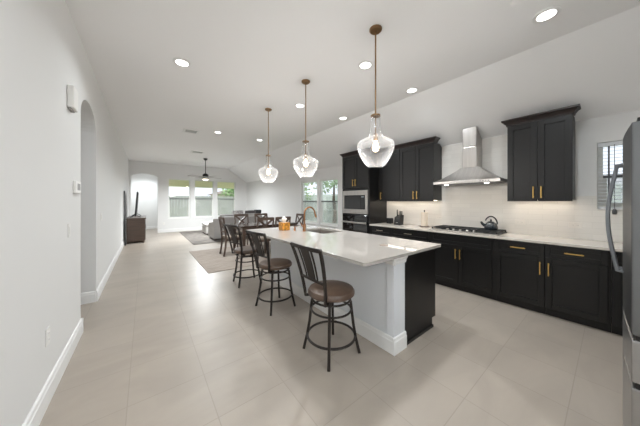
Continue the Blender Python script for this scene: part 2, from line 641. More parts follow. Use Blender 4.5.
# ------------------------------------------------------------------ outdoors
struct(MB().box(-30, 12.56, -0.2, 40, 60, -0.06).build('ground', M_grass))
struct(MB().box(4.62, -20, -0.2, 40, 12.56, -0.06).build('ground_side', M_grass))
struct(MB().box(0.76, 12.56, -0.06, 6.6, 15.6, -0.02).build('patio_slab', M_slab))
pr = thing('patio_roof', 'cream patio roof with outer beam seen through the far windows', 'patio roof', (2.2, 14.4, 2.5))
MB().box(0.78, 12.56, 2.62, 6.4, 15.3, 2.72).build('soffit', M_soffit, pr)
MB().box(0.78, 15.15, 2.24, 6.4, 15.3, 2.62).build('beam', M_soffit, pr)
for px in (6.2,):
    MB().box(px, 15.15, -0.06, px + 0.15, 15.3, 2.24).build('post', M_stucco, pr)

def fence(label, p0, p1, h, n, fm):
    p0, p1 = Vector(p0), Vector(p1)
    root = thing('garden_fence', label, 'fence', p0)
    d = (p1 - p0)
    L = d.length
    d.normalize()
    q = Vector((-d.y, d.x, 0))
    rnd = random.Random(4)
    mb = MB()
    w = L / n
    for i in range(n):
        a = p0 + d * (i * w + 0.006)
        b = p0 + d * ((i + 1) * w - 0.006)
        hh = h + rnd.uniform(-0.012, 0.012)
        mb.hexa([a, b, b + q * 0.02, a + q * 0.02], [v + Vector((0, 0, hh)) for v in (a, b, b + q * 0.02, a + q * 0.02)])
    mb.build('picket_boards', fm, root)
    for zr in (0.25, h - 0.25):
        a, b = p0 + q * 0.021 + Vector((0, 0, zr)), p1 + q * 0.021 + Vector((0, 0, zr))
        MB().hexa([a, b, b + q * 0.04, a + q * 0.04], [v + Vector((0, 0, 0.09)) for v in (a, b, b + q * 0.04, a + q * 0.04)]).build('rail', fm, root)
    return root
fence('grey board fence across the lawn behind the far windows', (-8, 20.5, -0.06), (10.0, 20.5, -0.06), 1.9, 90, M_fence)
fence('grey board fence outside the side window pair', (10.1, 20.4, -0.06), (10.1, -2, -0.06), 1.95, 110, M_fence2)

def tree(label, x, y, h, cr, trunk_h, leafm, seed, n=900):
    rnd = random.Random(seed)
    root = thing('garden_tree', label, 'tree', (x, y, -0.06))
    MB().tube([(x, y, -0.06), (x + 0.05, y, trunk_h * 0.5), (x - 0.03, y + 0.03, trunk_h), (x, y, trunk_h + cr)], [0.13, 0.11, 0.09, 0.03], 8).build('trunk', M_bark, root)
    mb = MB()
    lobes = [(Vector((rnd.uniform(-1, 1) * cr * 0.6, rnd.uniform(-1, 1) * cr * 0.6, rnd.uniform(-0.5, 0.6) * (h - trunk_h) * 0.5)), rnd.uniform(0.4, 0.65) * cr) for _ in range(9)]
    c = Vector((x, y, (h + trunk_h) / 2))
    for i in range(n):
        l = lobes[i % len(lobes)]
        v = Vector((rnd.gauss(0, 1), rnd.gauss(0, 1), rnd.gauss(0, 1))).normalized() * l[1] * rnd.uniform(0.6, 1.0)
        p = c + l[0] + v
        a = Vector((rnd.gauss(0, 1), rnd.gauss(0, 1), rnd.gauss(0, 1))).normalized() * rnd.uniform(0.08, 0.16)
        b = a.cross(v).normalized() * rnd.uniform(0.05, 0.1)
        mb.quad(p - a, p + b, p + a, p - b)
    mb.build('foliage', leafm, root)
    return root
tree('leafy green tree outside the left pane of side windows', 9.0, 14.6, 4.2, 1.5, 1.6, M_leaf, 3, 1000)
tree('pale leafed tree outside the right pane of side windows', 9.0, 10.2, 4.6, 1.2, 1.5, M_leaf2, 8, 420)
tree('small green tree beyond the fence, right far window', 7.0, 22.6, 3.4, 1.3, 1.2, M_leaf, 5)
hs = thing('neighbour_house', 'pale neighbouring house with grey roof beyond the fence', 'house', (10.5, 27, -0.06))
MB().box(6.6, 25, -0.06, 15, 31, 2.2).build('wall', M_stucco, hs)
MB().hexa([(6.1, 24.5, 2.2), (15.5, 24.5, 2.2), (15.5, 31.5, 2.2), (6.1, 31.5, 2.2)], [(9.2, 27.8, 3.3), (12.5, 27.8, 3.3), (12.5, 28.2, 3.3), (9.2, 28.2, 3.3)]).build('roof', M_shingle, hs)

# ------------------------------------------------------------------ kitchen run on the right wall
XB = 3.86          # base door face
def shaker(mb, xf, y0, y1, z0, z1, st=0.06, th=0.02, rec=0.011):
    """shaker front facing -X with its face at xf"""
    if (z1 - z0) < 0.2:
        st = 0.045
    mb.box(xf, y0, z0, xf + th, y0 + st, z1)
    mb.box(xf, y1 - st, z0, xf + th, y1, z1)
    mb.box(xf, y0 + st, z0, xf + th, y1 - st, z0 + st)
    mb.box(xf, y0 + st, z1 - st, xf + th, y1 - st, z1)
    mb.box(xf + rec, y0 + st, z0 + st, xf + th - 0.002, y1 - st, z1 - st)
    return mb

def pull(parent, xf, y, z, L, vert, m=None):
    mb = MB()
    t = 0.011
    if vert:
        mb.box(xf - 0.034, y - t / 2, z - L / 2, xf - 0.023, y + t / 2, z + L / 2)
        for s in (-1, 1):
            mb.box(xf - 0.024, y - t / 2, z + s * (L / 2 - 0.02) - 0.005, xf, y + t / 2, z + s * (L / 2 - 0.02) + 0.005)
    else:
        mb.box(xf - 0.034, y - L / 2, z - t / 2, xf - 0.023, y + L / 2, z + t / 2)
        for s in (-1, 1):
            mb.box(xf - 0.024, y + s * (L / 2 - 0.02) - 0.005, z - t / 2, xf, y + s * (L / 2 - 0.02) + 0.005, z + t / 2)
    return mb.build('handle', m or M_gold, parent, bevel=0.002)

def base_cabinet(label, y0, y1, drawers, doors, m=None):
    root = thing('base_cabinet', label, 'cabinet', (4.15, (y0 + y1) / 2, 0), 0, 'base cabinets along the right wall')
    MB().box(XB + 0.021, y0 + 0.001, 0.10, XR - 0.006, y1 - 0.001, 0.883).build('carcass', M_cabin, root)
    MB().box(XB + 0.07, y0 + 0.001, 0.001, XR - 0.006, y1 - 0.001, 0.099).build('toe_kick', M_cabin, root)
    g = 0.0025
    for a, b, hp in drawers:
        d = shaker(MB(), XB, a + g, b - g, 0.722, 0.876).build('drawer', M_cab, root, bevel=0.003)
        if hp:
            pull(d, XB, (a + b) / 2, 0.80, 0.15, False, m)
    for a, b, hy in doors:
        d = shaker(MB(), XB, a + g, b - g, 0.105, 0.716).build('door', M_cab, root, bevel=0.003)
        if hy is not None:
            pull(d, XB, hy, 0.58, 0.155, True, m)
    return root
base_cabinet('black base cabinet in the corner behind the refrigerator', -0.895, 0.0, [(-0.30, 0.0, False)], [(-0.30, 0.0, None)])
base_cabinet('black base cabinet with gold pulls, nearest the refrigerator', 0.0, 0.50, [(0.02, 0.50, True)], [(0.02, 0.50, 0.465)])
base_cabinet('black base cabinet directly right of the cooktop cabinet', 0.50, 1.0, [(0.50, 1.0, True)], [(0.50, 1.0, 0.54)])
base_cabinet('wide black base cabinet under the gas cooktop', 1.0, 1.93, [(1.03, 1.90, False)], [(1.03, 1.465, 1.435), (1.465, 1.90, 1.498)])
base_cabinet('black base cabinet left of the cooktop below the paper towels', 1.93, 2.68, [(1.93, 2.68, True)], [(1.93, 2.305, 2.27), (2.305, 2.68, 2.34)], M_pull)
base_cabinet('black base cabinet beside the oven tower', 2.68, 3.203, [(2.68, 3.203, True)], [(2.68, 3.203, 3.16)], M_pull)

wt = MB().box(3.83, -0.895, 0.885, XR - 0.002, 3.203, 0.914).build('countertop', M_quartz_lit, None, bevel=0.003)
tag(wt, 'white quartz countertop along the tiled backsplash wall', 'countertop')

m = MB().box(XR - 0.0105, -0.895, 0.915, XR - 0.001, 3.203, 1.298)
m.box(XR - 0.0105, 0.112, 1.298, XR - 0.001, 3.203, 1.408)
m.box(XR - 0.0105, 0.112, 1.408, XR - 0.001, 0.288, 1.47)
m.box(XR - 0.0105, 0.925, 1.408, XR - 0.001, 1.968, ZW - 0.01)
tag(m.build('tile_backsplash', M_splash), 'white tile backsplash behind the cooktop and hood', 'backsplash')

# upper cabinets
XU = 4.12
def crown(mb, xf, y0, y1, z0, ends=(True, True), top=0.085, xb=XR - 0.2, out=0.06, xb0=None):
    """stepped crown moulding along the front with returns"""
    prof = [(0.0, 0.0), (0.012, 0.0), (0.016, 0.02), (0.04, 0.055), (out, 0.065), (out, top), (0.0, top)]
    ya = y0 - (out if ends[0] else 0)
    yb = y1 + (out if ends[1] else 0)
    # front run with mitred ends
    for (p0, p1) in zip(prof[:-1], prof[1:]):
        pass
    a = [(xf - d, (y0 - (d if ends[0] else 0)), z0 + z) for d, z in prof]
    b = [(xf - d, (y1 + (d if ends[1] else 0)), z0 + z) for d, z in prof]
    mb.hexa(a, b)
    if ends[0]:
        c = [(xb0 or xb, y0 - d, z0 + z) for d, z in prof]
        mb.hexa(a, c)
    if ends[1]:
        c = [(xb, y1 + d, z0 + z) for d, z in prof]
        mb.hexa(b, c)
    return mb

def upper_cabinet(label, y0, y1, doors, z0=1.408, z1=2.475, ends=(True, True), filler=None):
    root = thing('upper_cabinet', label, 'cabinet', (4.29, (y0 + y1) / 2, z0), 0, 'wall cabinets above the countertop')
    MB().prism([(XU + 0.021, z0 + 0.016), (XR - 0.012, z0 + 0.016), (XR - 0.012, 2.43), (XR - 0.1, 2.475), (XU + 0.021, 2.475)], 'y', y0, y1).build('carcass', M_cab, root)
    MB().box(XU + 0.0005, y0, z0 - 0.004, XU + 0.0205, y1, z0 - 0.0005).build('light_rail', M_cab, root)
    for a, b, hy in doors:
        d = shaker(MB(), XU, a + 0.002, b - 0.002, z0, z1 - 0.004, 0.065).build('door', M_cab, root, bevel=0.0015)
        pull(d, XU, hy, z0 + 0.115, 0.155, True)
    crown(MB(), XU + 0.02, y0, y1, z1 + 0.001, ends).build('crown_moulding', M_crown, root)
    MB().box(XU + 0.02, y0, z1 + 0.001, XR - 0.2, y1, z1 + 0.086).build('top_panel', M_cab, root)
    MB().box(4.30, y0 + 0.03, z0 + 0.008, 4.33, y1 - 0.03, z0 + 0.0155).build('light_strip', M_strip, root)
    add_light('strip_lamp', 'AREA', (4.315, (y0 + y1) / 2, z0 + 0.006), STRIP_W * (y1 - y0), (1.0, 0.9, 0.78), root, 0.03, 'RECTANGLE', y1 - y0 - 0.06)
    return root
upper_cabinet('black two-door wall cabinet right of the hood, nearest the refrigerator', 0.29, 0.92, [(0.29, 0.603, 0.565), (0.603, 0.92, 0.641)])
upper_cabinet('black two-door wall cabinet directly left of the range hood', 1.972, 2.655, [(1.972, 2.313, 2.277), (2.313, 2.655, 2.349)], ends=(True, False))
upper_cabinet('black single-door wall cabinet tucked beside the oven tower', 2.657, 3.203, [(2.657, 3.15, 3.11)], ends=(False, False))

# oven tower
XT = 3.84
T0, T1 = 3.207, 4.05
tw = thing('oven_tower', 'tall black cabinet tower holding microwave and oven', 'cabinet', (4.15, 3.63, 0))
m = MB().box(XT + 0.021, T0, 0, XR - 0.1, T0 + 0.02, 2.475)
m.box(XR - 0.1, T0, 0, XR - 0.005, T0 + 0.02, 2.43)
m.box(XT + 0.021, T1 - 0.02, 0, XR - 0.1, T1, 2.475)
m.box(XR - 0.1, T1 - 0.02, 0, XR - 0.005, T1, 2.43)
m.box(XR - 0.02, T0 + 0.02, 0, XR - 0.005, T1 - 0.02, 2.43)
for z in (0.10, 0.325, 1.09, 1.665, 2.40):
    m.box(XT + 0.021, T0 + 0.02, z, XR - 0.02, T1 - 0.02, z + 0.02)
m.build('carcass', M_cab, tw)
m = MB().box(XT, T0, 0.10, XT + 0.02, T0 + 0.035, 2.47)
m.box(XT, T1 - 0.035, 0.10, XT + 0.02, T1, 2.47)
m.box(XT, T0 + 0.035, 1.09, XT + 0.02, T1 - 0.035, 1.115)
m.box(XT, T0 + 0.035, 1.655, XT + 0.02, T1 - 0.035, 1.70)
m.build('face_frame', M_cab, tw)
MB().box(XT + 0.06, T0 + 0.021, 0.001, XT + 0.075, T1 - 0.021, 0.099).build('toe_kick', M_cabin, tw)
dm = (T0 + T1) / 2
for a, b, hy in ((T0 + 0.035, dm, dm - 0.04), (dm, T1 - 0.035, dm + 0.04)):
    d = shaker(MB(), XT - 0.02, a - 0.02 if a < dm else a + 0.002, b - 0.002 if b <= dm else b + 0.02, 1.71, 2.465, 0.065).build('door', M_cab, tw, bevel=0.0015)
    pull(d, XT - 0.02, hy, 1.83, 0.155, True)
dw = shaker(MB(), XT - 0.02, T0 + 0.015, T1 - 0.015, 0.11, 0.335).build('drawer', M_cab, tw, bevel=0.0015)
pull(dw, XT - 0.02, dm, 0.25, 0.15, False)
crown(MB(), XT + 0.02, T0, T1, 2.476, (True, True), xb0=4.07).build('crown_moulding', M_crown, tw)
MB().box(XT + 0.02, T0, 2.476, XR - 0.3, T1, 2.56).build('top_panel', M_cab, tw)

mw = thing('microwave', 'built-in microwave with stainless surround in the black tower', 'microwave', (4.1, dm, 1.115))
MB().box(XT + 0.022, T0 + 0.05, 1.125, 4.36, T1 - 0.05, 1.645).build('body', M_black, mw)
ya, yb = T0 + 0.037, T1 - 0.037
m = MB()
m.box(XT - 0.024, ya, 1.12, XT + 0.018, yb, 1.222)
m.box(XT - 0.024, ya, 1.545, XT + 0.018, yb, 1.65)
m.box(XT - 0.024, ya, 1.222, XT + 0.018, ya + 0.07, 1.545)
m.box(XT - 0.024, yb - 0.05, 1.222, XT + 0.018, yb, 1.545)
m.build('trim_frame', M_steel, mw, bevel=0.002)
MB().box(XT - 0.03, ya + 0.19, 1.224, XT + 0.016, yb - 0.052, 1.543).build('door', M_bglass, mw, bevel=0.002)
cp = MB().box(XT - 0.03, ya + 0.072, 1.224, XT + 0.016, ya + 0.187, 1.543).build('control_panel', M_bglass, mw, bevel=0.002)
MB().box(XT - 0.0312, ya + 0.095, 1.49, XT - 0.0302, ya + 0.165, 1.52).build('display', mat('display_grey', rgb(120, 128, 130), 0.3), cp)

ov = thing('wall_oven', 'black glass wall oven with stainless bar handle, below the microwave', 'oven', (4.1, dm, 0.35))
MB().box(XT + 0.022, T0 + 0.05, 0.352, 4.36, T1 - 0.05, 1.08).build('body', M_black, ov)
MB().box(XT - 0.024, ya, 0.985, XT + 0.018, yb, 1.086).build('control_panel', M_bglass, ov, bevel=0.002)
dr = MB().box(XT - 0.026, ya, 0.352, XT + 0.018, yb, 0.98).build('door', M_bglass, ov, bevel=0.003)
m = MB().box(XT - 0.075, ya + 0.01, 0.905, XT - 0.05, yb - 0.01, 0.94)
for y in (ya + 0.06, yb - 0.06):
    m.box(XT - 0.051, y - 0.012, 0.912, XT - 0.026, y + 0.012, 0.933)
m.build('handle', M_steel, dr, bevel=0.004)

# range hood
hd = thing('range_hood', 'stainless chimney range hood above the cooktop', 'range hood', (4.2, 1.43, 1.69))
hy0, hy1, hxb = 0.965, 1.90, XR - 0.0115
m = MB()
m.hexa([(3.97, hy0, 1.69), (hxb, hy0, 1.69), (hxb, hy1, 1.69), (3.97, hy1, 1.69)],
       [(3.97, hy0, 1.735), (hxb, hy0, 1.735), (hxb, hy1, 1.735), (3.97, hy1, 1.735)])
m.build('canopy_rim', M_steel, hd, bevel=0.002)
m = MB()
def hring(k):
    e = k ** 0.8
    f = k ** 1.25
    x = 3.975 + (4.20 - 3.975) * k
    return [(x, hy0 + 0.005 + (1.30 - hy0) * k, 1.736 + 0.225 * f), (hxb, hy0 + 0.005 + (1.30 - hy0) * k, 1.736 + 0.225 * f), (hxb, hy1 - 0.005 - (hy1 - 1.56) * k, 1.736 + 0.225 * f), (x, hy1 - 0.005 - (hy1 - 1.56) * k, 1.736 + 0.225 * f)]
for i in range(8):
    m.hexa(hring(i / 8), hring((i + 1) / 8))
m.build('canopy', M_steel, hd)
m = MB().box(4.20, 1.32, 1.955, hxb, 1.54, 2.30)
m.build('lower_chimney', M_steel, hd, bevel=0.012, segs=3)
MB().hexa([(4.206, 1.326, 2.301), (hxb, 1.326, 2.301), (hxb, 1.534, 2.301), (4.206, 1.534, 2.301)],
          [(4.206, 1.326, 2.612), (hxb, 1.326, 2.448), (hxb, 1.534, 2.448), (4.206, 1.534, 2.612)]).build('upper_chimney', M_steel, hd, bevel=0.012, segs=3)
MB().box(4.02, hy0 + 0.05, 1.682, hxb - 0.05, hy1 - 0.05, 1.689).build('filter_panel', M_dsteel, hd)
for y in (1.15, 1.72):
    MB().cyl((4.06, y, 1.676), (4.06, y, 1.6815), 0.03).build('hood_lamp', M_led, hd)
    add_light('hood_spot', 'AREA', (4.06, y, 1.672), 1.2, (1, 0.9, 0.75), hd, 0.05, 'DISK')
for k in range(4):
    MB().cyl((3.969, 1.10 + k * 0.035, 1.712), (3.966, 1.10 + k * 0.035, 1.712), 0.008, seg=12).build('button', M_dsteel, hd)

# cooktop and kettle
ck = thing('gas_cooktop', 'black and steel gas cooktop set into the white countertop', 'cooktop', (4.14, 1.47, 0.914))
M_tray = mat('black_enamel', rgb(34, 34, 36), 0.3)
MB().box(3.965, 0.99, 0.9145, 4.43, 1.94, 0.930).build('tray', M_tray, ck, bevel=0.003)
MB().box(3.885, 0.99, 0.9145, 3.9645, 1.94, 0.932).build('control_strip', M_steel, ck, bevel=0.003)
for (bx_, by_, r) in ((4.07, 1.16, 0.035), (4.31, 1.16, 0.045), (4.20, 1.465, 0.055), (4.07, 1.77, 0.045), (4.31, 1.77, 0.035)):
    MB().lathe([(0, 0.016), (r * 0.8, 0.016), (r, 0.010), (r, 0.0), (0, 0.0)], (bx_, by_, 0.9305), 20).build('burner', M_iron, ck)
for gy0, gy1 in ((1.0, 1.308), (1.314, 1.616), (1.622, 1.93)):
    gm = MB()
    gx0, gx1 = 3.972, 4.425
    zt0, zt1 = 0.948, 0.962
    for y in (gy0, (gy0 + gy1) / 2 - 0.007, gy1 - 0.014):
        gm.box(gx0, y, zt0, gx1, y + 0.014, zt1)
    for x in (gx0, gx0 + 0.11, (gx0 + gx1) / 2 - 0.007, gx1 - 0.124, gx1 - 0.014):
        gm.box(x, gy0 + 0.014, zt0, x + 0.014, (gy0 + gy1) / 2 - 0.007, zt1 - 0.0004)
        gm.box(x, (gy0 + gy1) / 2 + 0.007, zt0, x + 0.014, gy1 - 0.014, zt1 - 0.0004)
    for x in (gx0, gx1 - 0.014):
        for y in (gy0, gy1 - 0.014):
            gm.box(x, y, 0.9305, x + 0.014, y + 0.014, zt0)
    gm.build('grate', M_iron, ck)
for k in range(5):
    MB().lathe([(0, 0.030), (0.015, 0.030), (0.018, 0.024), (0.02, 0.0), (0, 0.0)], (3.925, 1.27 + k * 0.095, 0.9325), 16).build('knob', M_steel, ck)

kt = thing('tea_kettle', 'dark blue tea kettle with arched handle on the cooktop', 'kettle', (4.27, 1.22, 0.969))
kx, ky, kz = 4.26, 1.15, 0.963
MB().lathe([(0, 0.002), (0.075, 0.0), (0.086, 0.015), (0.088, 0.04), (0.082, 0.07), (0.065, 0.1), (0.045, 0.115), (0, 0.117)], (kx, ky, kz), 32).build('body', M_kettle, kt, smooth=True)
MB().lathe([(0.045, 0.117), (0.042, 0.123), (0.015, 0.128), (0.009, 0.135), (0.014, 0.148), (0.01, 0.158), (0, 0.16)], (kx, ky, kz), 20).build('lid', M_black, kt, smooth=True)
MB().tube([(kx - 0.02, ky + 0.075, kz + 0.06), (kx - 0.03, ky + 0.105, kz + 0.085), (kx - 0.036, ky + 0.122, kz + 0.12)], [0.026, 0.019, 0.013], 14).build('spout', M_kettle, kt, smooth=True)
hp = [(kx + 0.02 * math.cos(t), ky - 0.075 * math.cos(t), kz + 0.085 + 0.12 * math.sin(t)) for t in [PI * k / 14 for k in range(0, 13)]]
MB().tube(hp, 0.009, 10).build('handle', M_black, kt, smooth=True)

# countertop objects
kb = thing('knife_block', 'black knife block of upright handles on the countertop', 'knife block', (4.22, 2.77, 0.914))
m = MB().hexa([(4.14, 2.67, 0.915), (4.28, 2.67, 0.915), (4.28, 2.81, 0.915), (4.14, 2.81, 0.915)],
              [(4.17, 2.67, 1.07), (4.30, 2.67, 1.12), (4.30, 2.81, 1.12), (4.17, 2.81, 1.07)])
m.build('block', M_black, kb, bevel=0.004)
MB().box(4.148, 2.715, 0.945, 4.1515, 2.765, 0.965).build('badge', M_steel, kb)
for k, (dy, dx, L) in enumerate(((2.69, 4.2, 0.12), (2.725, 4.24, 0.1), (2.76, 4.2, 0.11), (2.79, 4.24, 0.13), (2.70, 4.27, 0.09))):
    zb = 1.07 + (dx - 4.17) * 0.385
    kn = MB().hexa([(dx - .011, dy - .008, zb), (dx + .011, dy - .008, zb), (dx + .011, dy + .008, zb), (dx - .011, dy + .008, zb)],
                   [(dx - .009, dy - .007, zb + L), (dx + .013, dy - .007, zb + L), (dx + .013, dy + .007, zb + L), (dx - .009, dy + .007, zb + L)])
    o = kn.build('kitchen_knife', M_black, None, bevel=0.003)
    tag(o, ['short knife with black handle at the right front of the block', 'second black knife handle from the right in the block', 'middle front black knife handle in the block', 'tallest black knife handle, left rear of the block', 'lowest black knife handle at the right rear of the block'][k], 'knife', 'knives in the knife block')

cb = thing('smart_speaker', 'small black cube beside the oven tower on the countertop', 'speaker', (4.28, 3.0, 0.914))
MB().box(4.22, 2.94, 0.915, 4.33, 3.05, 1.035).build('body', M_black, cb, bevel=0.01, segs=3)
MB().box(4.224, 2.955, 1.0355, 4.315, 3.035, 1.038).build('top_plate', M_bglass, cb)

pt = thing('paper_towel_holder', 'dark paper towel holder with beige roll left of the cooktop', 'paper towel holder', (4.24, 2.19, 0.914))
MB().lathe([(0, 0.014), (0.082, 0.014), (0.088, 0.008), (0.088, 0.0), (0, 0)], (4.24, 2.2, 0.915), 28).build('base', M_wood, pt, smooth=True)
MB().lathe([(0.0, 0.0), (0.007, 0), (0.007, 0.275), (0.012, 0.285), (0.012, 0.3), (0.0, 0.31)], (4.24, 2.2, 0.93), 14).build('spindle', M_iron, pt, smooth=True)
rl = MB().lathe([(0.019, 0.0), (0.058, 0.0), (0.058, 0.262), (0.019, 0.262), (0.019, 0.0)], (4.24, 2.2, 0.931), 28).build('paper_towel_roll', M_towel, None, smooth=True)
tag(rl, 'beige paper towel roll standing on the dark holder', 'paper towel')

def plate(name, label, cat, axis, wall, sgn, a, z, w, h, m, rockers, group=None, slot=False):
    """cover plate with rockers or sockets; axis is the direction along the wall"""
    def bx(mb, a0, a1, z0, z1, d0, d1):
        if axis == 'y':
            mb.box(wall + sgn * d0, a0, z0, wall + sgn * d1, a1, z1)
        else:
            mb.box(a0, wall + sgn * d0, z0, a1, wall + sgn * d1, z1)
        return mb
    r = thing(name, label, cat, (wall, a, z) if axis == 'y' else (a, wall, z), 0, group)
    bx(MB(), a - w / 2, a + w / 2, z - h / 2, z + h / 2, 0.0005, 0.006).build('plate', m, r, bevel=0.002)
    for (da, dz, ww, hh) in rockers:
        q = bx(MB(), a + da - ww / 2, a + da + ww / 2, z + dz - hh / 2, z + dz + hh / 2, 0.0062, 0.009).build('socket' if slot else 'rocker', m, r, bevel=0.001)
        if slot:
            s = MB()
            lay = ((-0.006, 0), (0.006, 0)) if ww <= hh * 1.2 else ((0, -0.006), (0, 0.006))
            for dd, ee in lay:
                bx(s, a + da + dd - 0.0015, a + da + dd + 0.0015, z + dz + ee - 0.004, z + dz + ee + 0.004, 0.0092, 0.0095)
            s.build('slots', M_grey, q)
    return r
SP = XR - 0.0105
for yy, zz, lb in ((0.84, 1.09, 'almond outlet plate on the backsplash right of the kettle'),
                   (0.29, 1.09, 'almond outlet plate on the backsplash nearest the refrigerator'),
                   (2.02, 1.10, 'almond outlet plate on the backsplash left of the cooktop')):
    plate('outlet_plate', lb, 'outlet', 'y', SP, -1, yy, zz, 0.12, 0.075, M_almond, [(-0.022, 0, 0.028, 0.034), (0.022, 0, 0.028, 0.034)], 'backsplash outlets', True)

# kitchen window blind
bl = thing('window_blind', 'white slatted blind in the window beside the refrigerator', 'blind', (XR, -0.32, 2.1))
MB().box(XR + 0.003, KW[0] + 0.005, 2.075, XR + 0.045, KW[1] - 0.005, 2.122).build('headrail', M_blind, bl)
m = MB()
z = 2.055
while z > 1.345:
    x0 = XR + 0.006
    m.hexa([(x0, KW[0] + 0.008, z - 0.004), (x0 + 0.036, KW[0] + 0.008, z + 0.004), (x0 + 0.036, KW[1] - 0.008, z + 0.004), (x0, KW[1] - 0.008, z - 0.004)],
           [(x0, KW[0] + 0.008, z - 0.001), (x0 + 0.036, KW[0] + 0.008, z + 0.007), (x0 + 0.036, KW[1] - 0.008, z + 0.007), (x0, KW[1] - 0.008, z - 0.001)])
    z -= 0.042
m.build('slats', M_blind, bl)
MB().box(XR + 0.006, KW[0] + 0.008, 1.315, XR + 0.042, KW[1] - 0.008, 1.333).build('bottom_rail', M_blind, bl)
for y in (0.02, -0.32, -0.65):
    MB().box(XR + 0.004, y - 0.008, 1.32, XR + 0.0055, y + 0.008, 2.075).build('ladder_tape', M_dsteel, bl)
cd = MB().cyl((XR - 0.012, -0.022, 1.30), (XR - 0.012, -0.022, 2.085), 0.003, seg=6).build('pull_cord', M_dsteel, bl)
MB().lathe([(0, 0.0), (0.016, 0.002), (0.02, 0.02), (0.018, 0.05), (0.008, 0.065), (0, 0.066)], (XR - 0.024, -0.022, 1.245), 12).build('tassel', M_dsteel, cd, smooth=True)

# ------------------------------------------------------------------ refrigerator
FX0, FX1 = 1.83, 2.74
fr = thing('refrigerator', 'stainless french-door refrigerator at the right edge', 'refrigerator', (2.28, -0.45, 0))
MB().box(FX0 + 0.005, -0.86, 0.03, FX1 - 0.005, -0.14, 1.755).build('body', M_dsteel, fr, bevel=0.004)
fm = (FX0 + FX1) / 2
def bowed(x0, x1, z0, z1, c0, c1):
    """door with a gently bowed front between -0.13 and about -0.045"""
    n = 8
    pts = [(x0, -0.13)] + [(x0 + (x1 - x0) * k / n, -0.058 + 0.016 * math.sin(PI * ((x0 + (x1 - x0) * k / n) - c0) / (c1 - c0))) for k in range(n + 1)] + [(x1, -0.13)]
    return MB().prism(pts, 'z', z0, z1)
def fhandle(parent, x):
    pts = [(x, -0.05, 0.985), (x, -0.02, 0.99)] + [(x, -0.02 + 0.034 * math.sin(PI * k / 16), 1.0 + 0.605 * k / 16) for k in range(1, 16)] + [(x, -0.02, 1.615), (x, -0.05, 1.62)]
    MB().tube(pts, 0.01, sq=(0.026, 0.018)).build('handle', mat('handle_steel', rgb(138, 141, 146), 0.36, 0.9), parent, bevel=0.004)
d1 = bowed(FX0, fm - 0.003, 0.765, 1.778, FX0, FX1).build('door', M_fsteel, fr, bevel=0.006)
fhandle(d1, fm - 0.05)
d2 = bowed(fm + 0.003, FX1, 0.765, 1.778, FX0, FX1).build('door', M_fsteel, fr, bevel=0.006)
fhandle(d2, fm + 0.05)
for z0, z1 in ((0.542, 0.742), (0.06, 0.514)):
    d = bowed(FX0, FX1, z0, z1, FX0, FX1).build('drawer', M_drawer, fr, bevel=0.006)
    MB().box(FX0 + 0.15, -0.075, z1 + 0.0005, FX1 - 0.15, -0.06, z1 + 0.008).build('grip_edge', M_dsteel, d)
m = MB().box(FX0 + 0.006, -0.139, 0.742, FX1 - 0.006, -0.07, 0.766)
m.box(FX0 + 0.006, -0.139, 0.514, FX1 - 0.006, -0.07, 0.542)
m.build('gasket', M_black, fr)
for x in (FX0 + 0.02, FX1 - 0.12):
    MB().box(x, -0.2, 1.779, x + 0.1, -0.075, 1.80).build('hinge_cover', M_black, fr, bevel=0.003)
MB().box(FX0 + 0.02, -0.84, 0.001, FX1 - 0.02, -0.10, 0.029).build('base_grille', M_black, fr)

# ------------------------------------------------------------------ island
isl = thing('kitchen_island', 'white and black kitchen island under the pendants', 'island', (2.02, 2.52, 0))
IX0, IX1, IY0, IY1 = 1.37, 2.675, 1.185, 3.86
KW0, KW1 = 1.815, 1.985         # knee wall
m = MB().box(KW0, 1.235, 0.001, KW1, IY1 - 0.06, 0.884)
m.build('knee_wall', M_island, isl)
m = MB().box(KW0 - 0.004, 1.222, 0.001, KW1 - 0.001, 1.2345, 0.884)
m.box(KW0 - 0.012, 1.222, 0.001, KW0 - 0.0005, 1.30, 0.884)
m.build('end_pilaster', M_island, isl, bevel=0.002)
m = MB().prism([(KW0 - 0.0125 - p, z) for p, z in base_profile(0.018)], 'y', 1.221 - 0.018, IY1 - 0.06)
m.prism([(1.2215 - p, z) for p, z in base_profile(0.018)], 'x', KW0 - 0.03, KW1 + 0.004)
m.build('baseboard', M_trim, isl)
m = MB()
cap = [(0, 0), (0.006, 0.0), (0.012, 0.018), (0.012, 0.03), (0.026, 0.055), (0.026, 0.068), (0, 0.068)]
m.prism([(1.2215 - p, 0.815 + z) for p, z in cap], 'x', KW0 - 0.036, KW1 + 0.006)
m.prism([(KW0 - 0.0125 - p, 0.815 + z) for p, z in cap], 'y', 1.2, 1.312)
m.build('capital_moulding', M_trim, isl)
# cabinets on the kitchen side (kept clear of the sink bowl)
SK = (2.12, 2.56, 2.66, 3.30)
m = MB()
m.prism([(KW1 + 0.001, 0.001), (2.545, 0.001), (2.545, 0.10), (2.62, 0.10), (2.62, 0.884), (KW1 + 0.001, 0.884)], 'y', 1.232, 1.25)
m.build('end_panel', M_cab, isl)
MB().box(KW1 + 0.008, 1.218, 0.001, 2.547, 1.2315, 0.03).build('shoe_moulding', M_cab, isl)
m = MB().box(KW1 + 0.001, 1.2505, 0.10, 2.60, SK[2] - 0.03, 0.884)
m.box(KW1 + 0.001, SK[2] - 0.03, 0.10, 2.60, SK[3] + 0.03, 0.62)
m.box(KW1 + 0.001, SK[3] + 0.03, 0.10, 2.60, IY1 - 0.06, 0.884)
m.box(KW1 + 0.001, 1.2505, 0.001, 2.545, IY1 - 0.06, 0.099)
m.build('carcass', M_cabin, isl)
y = 1.255
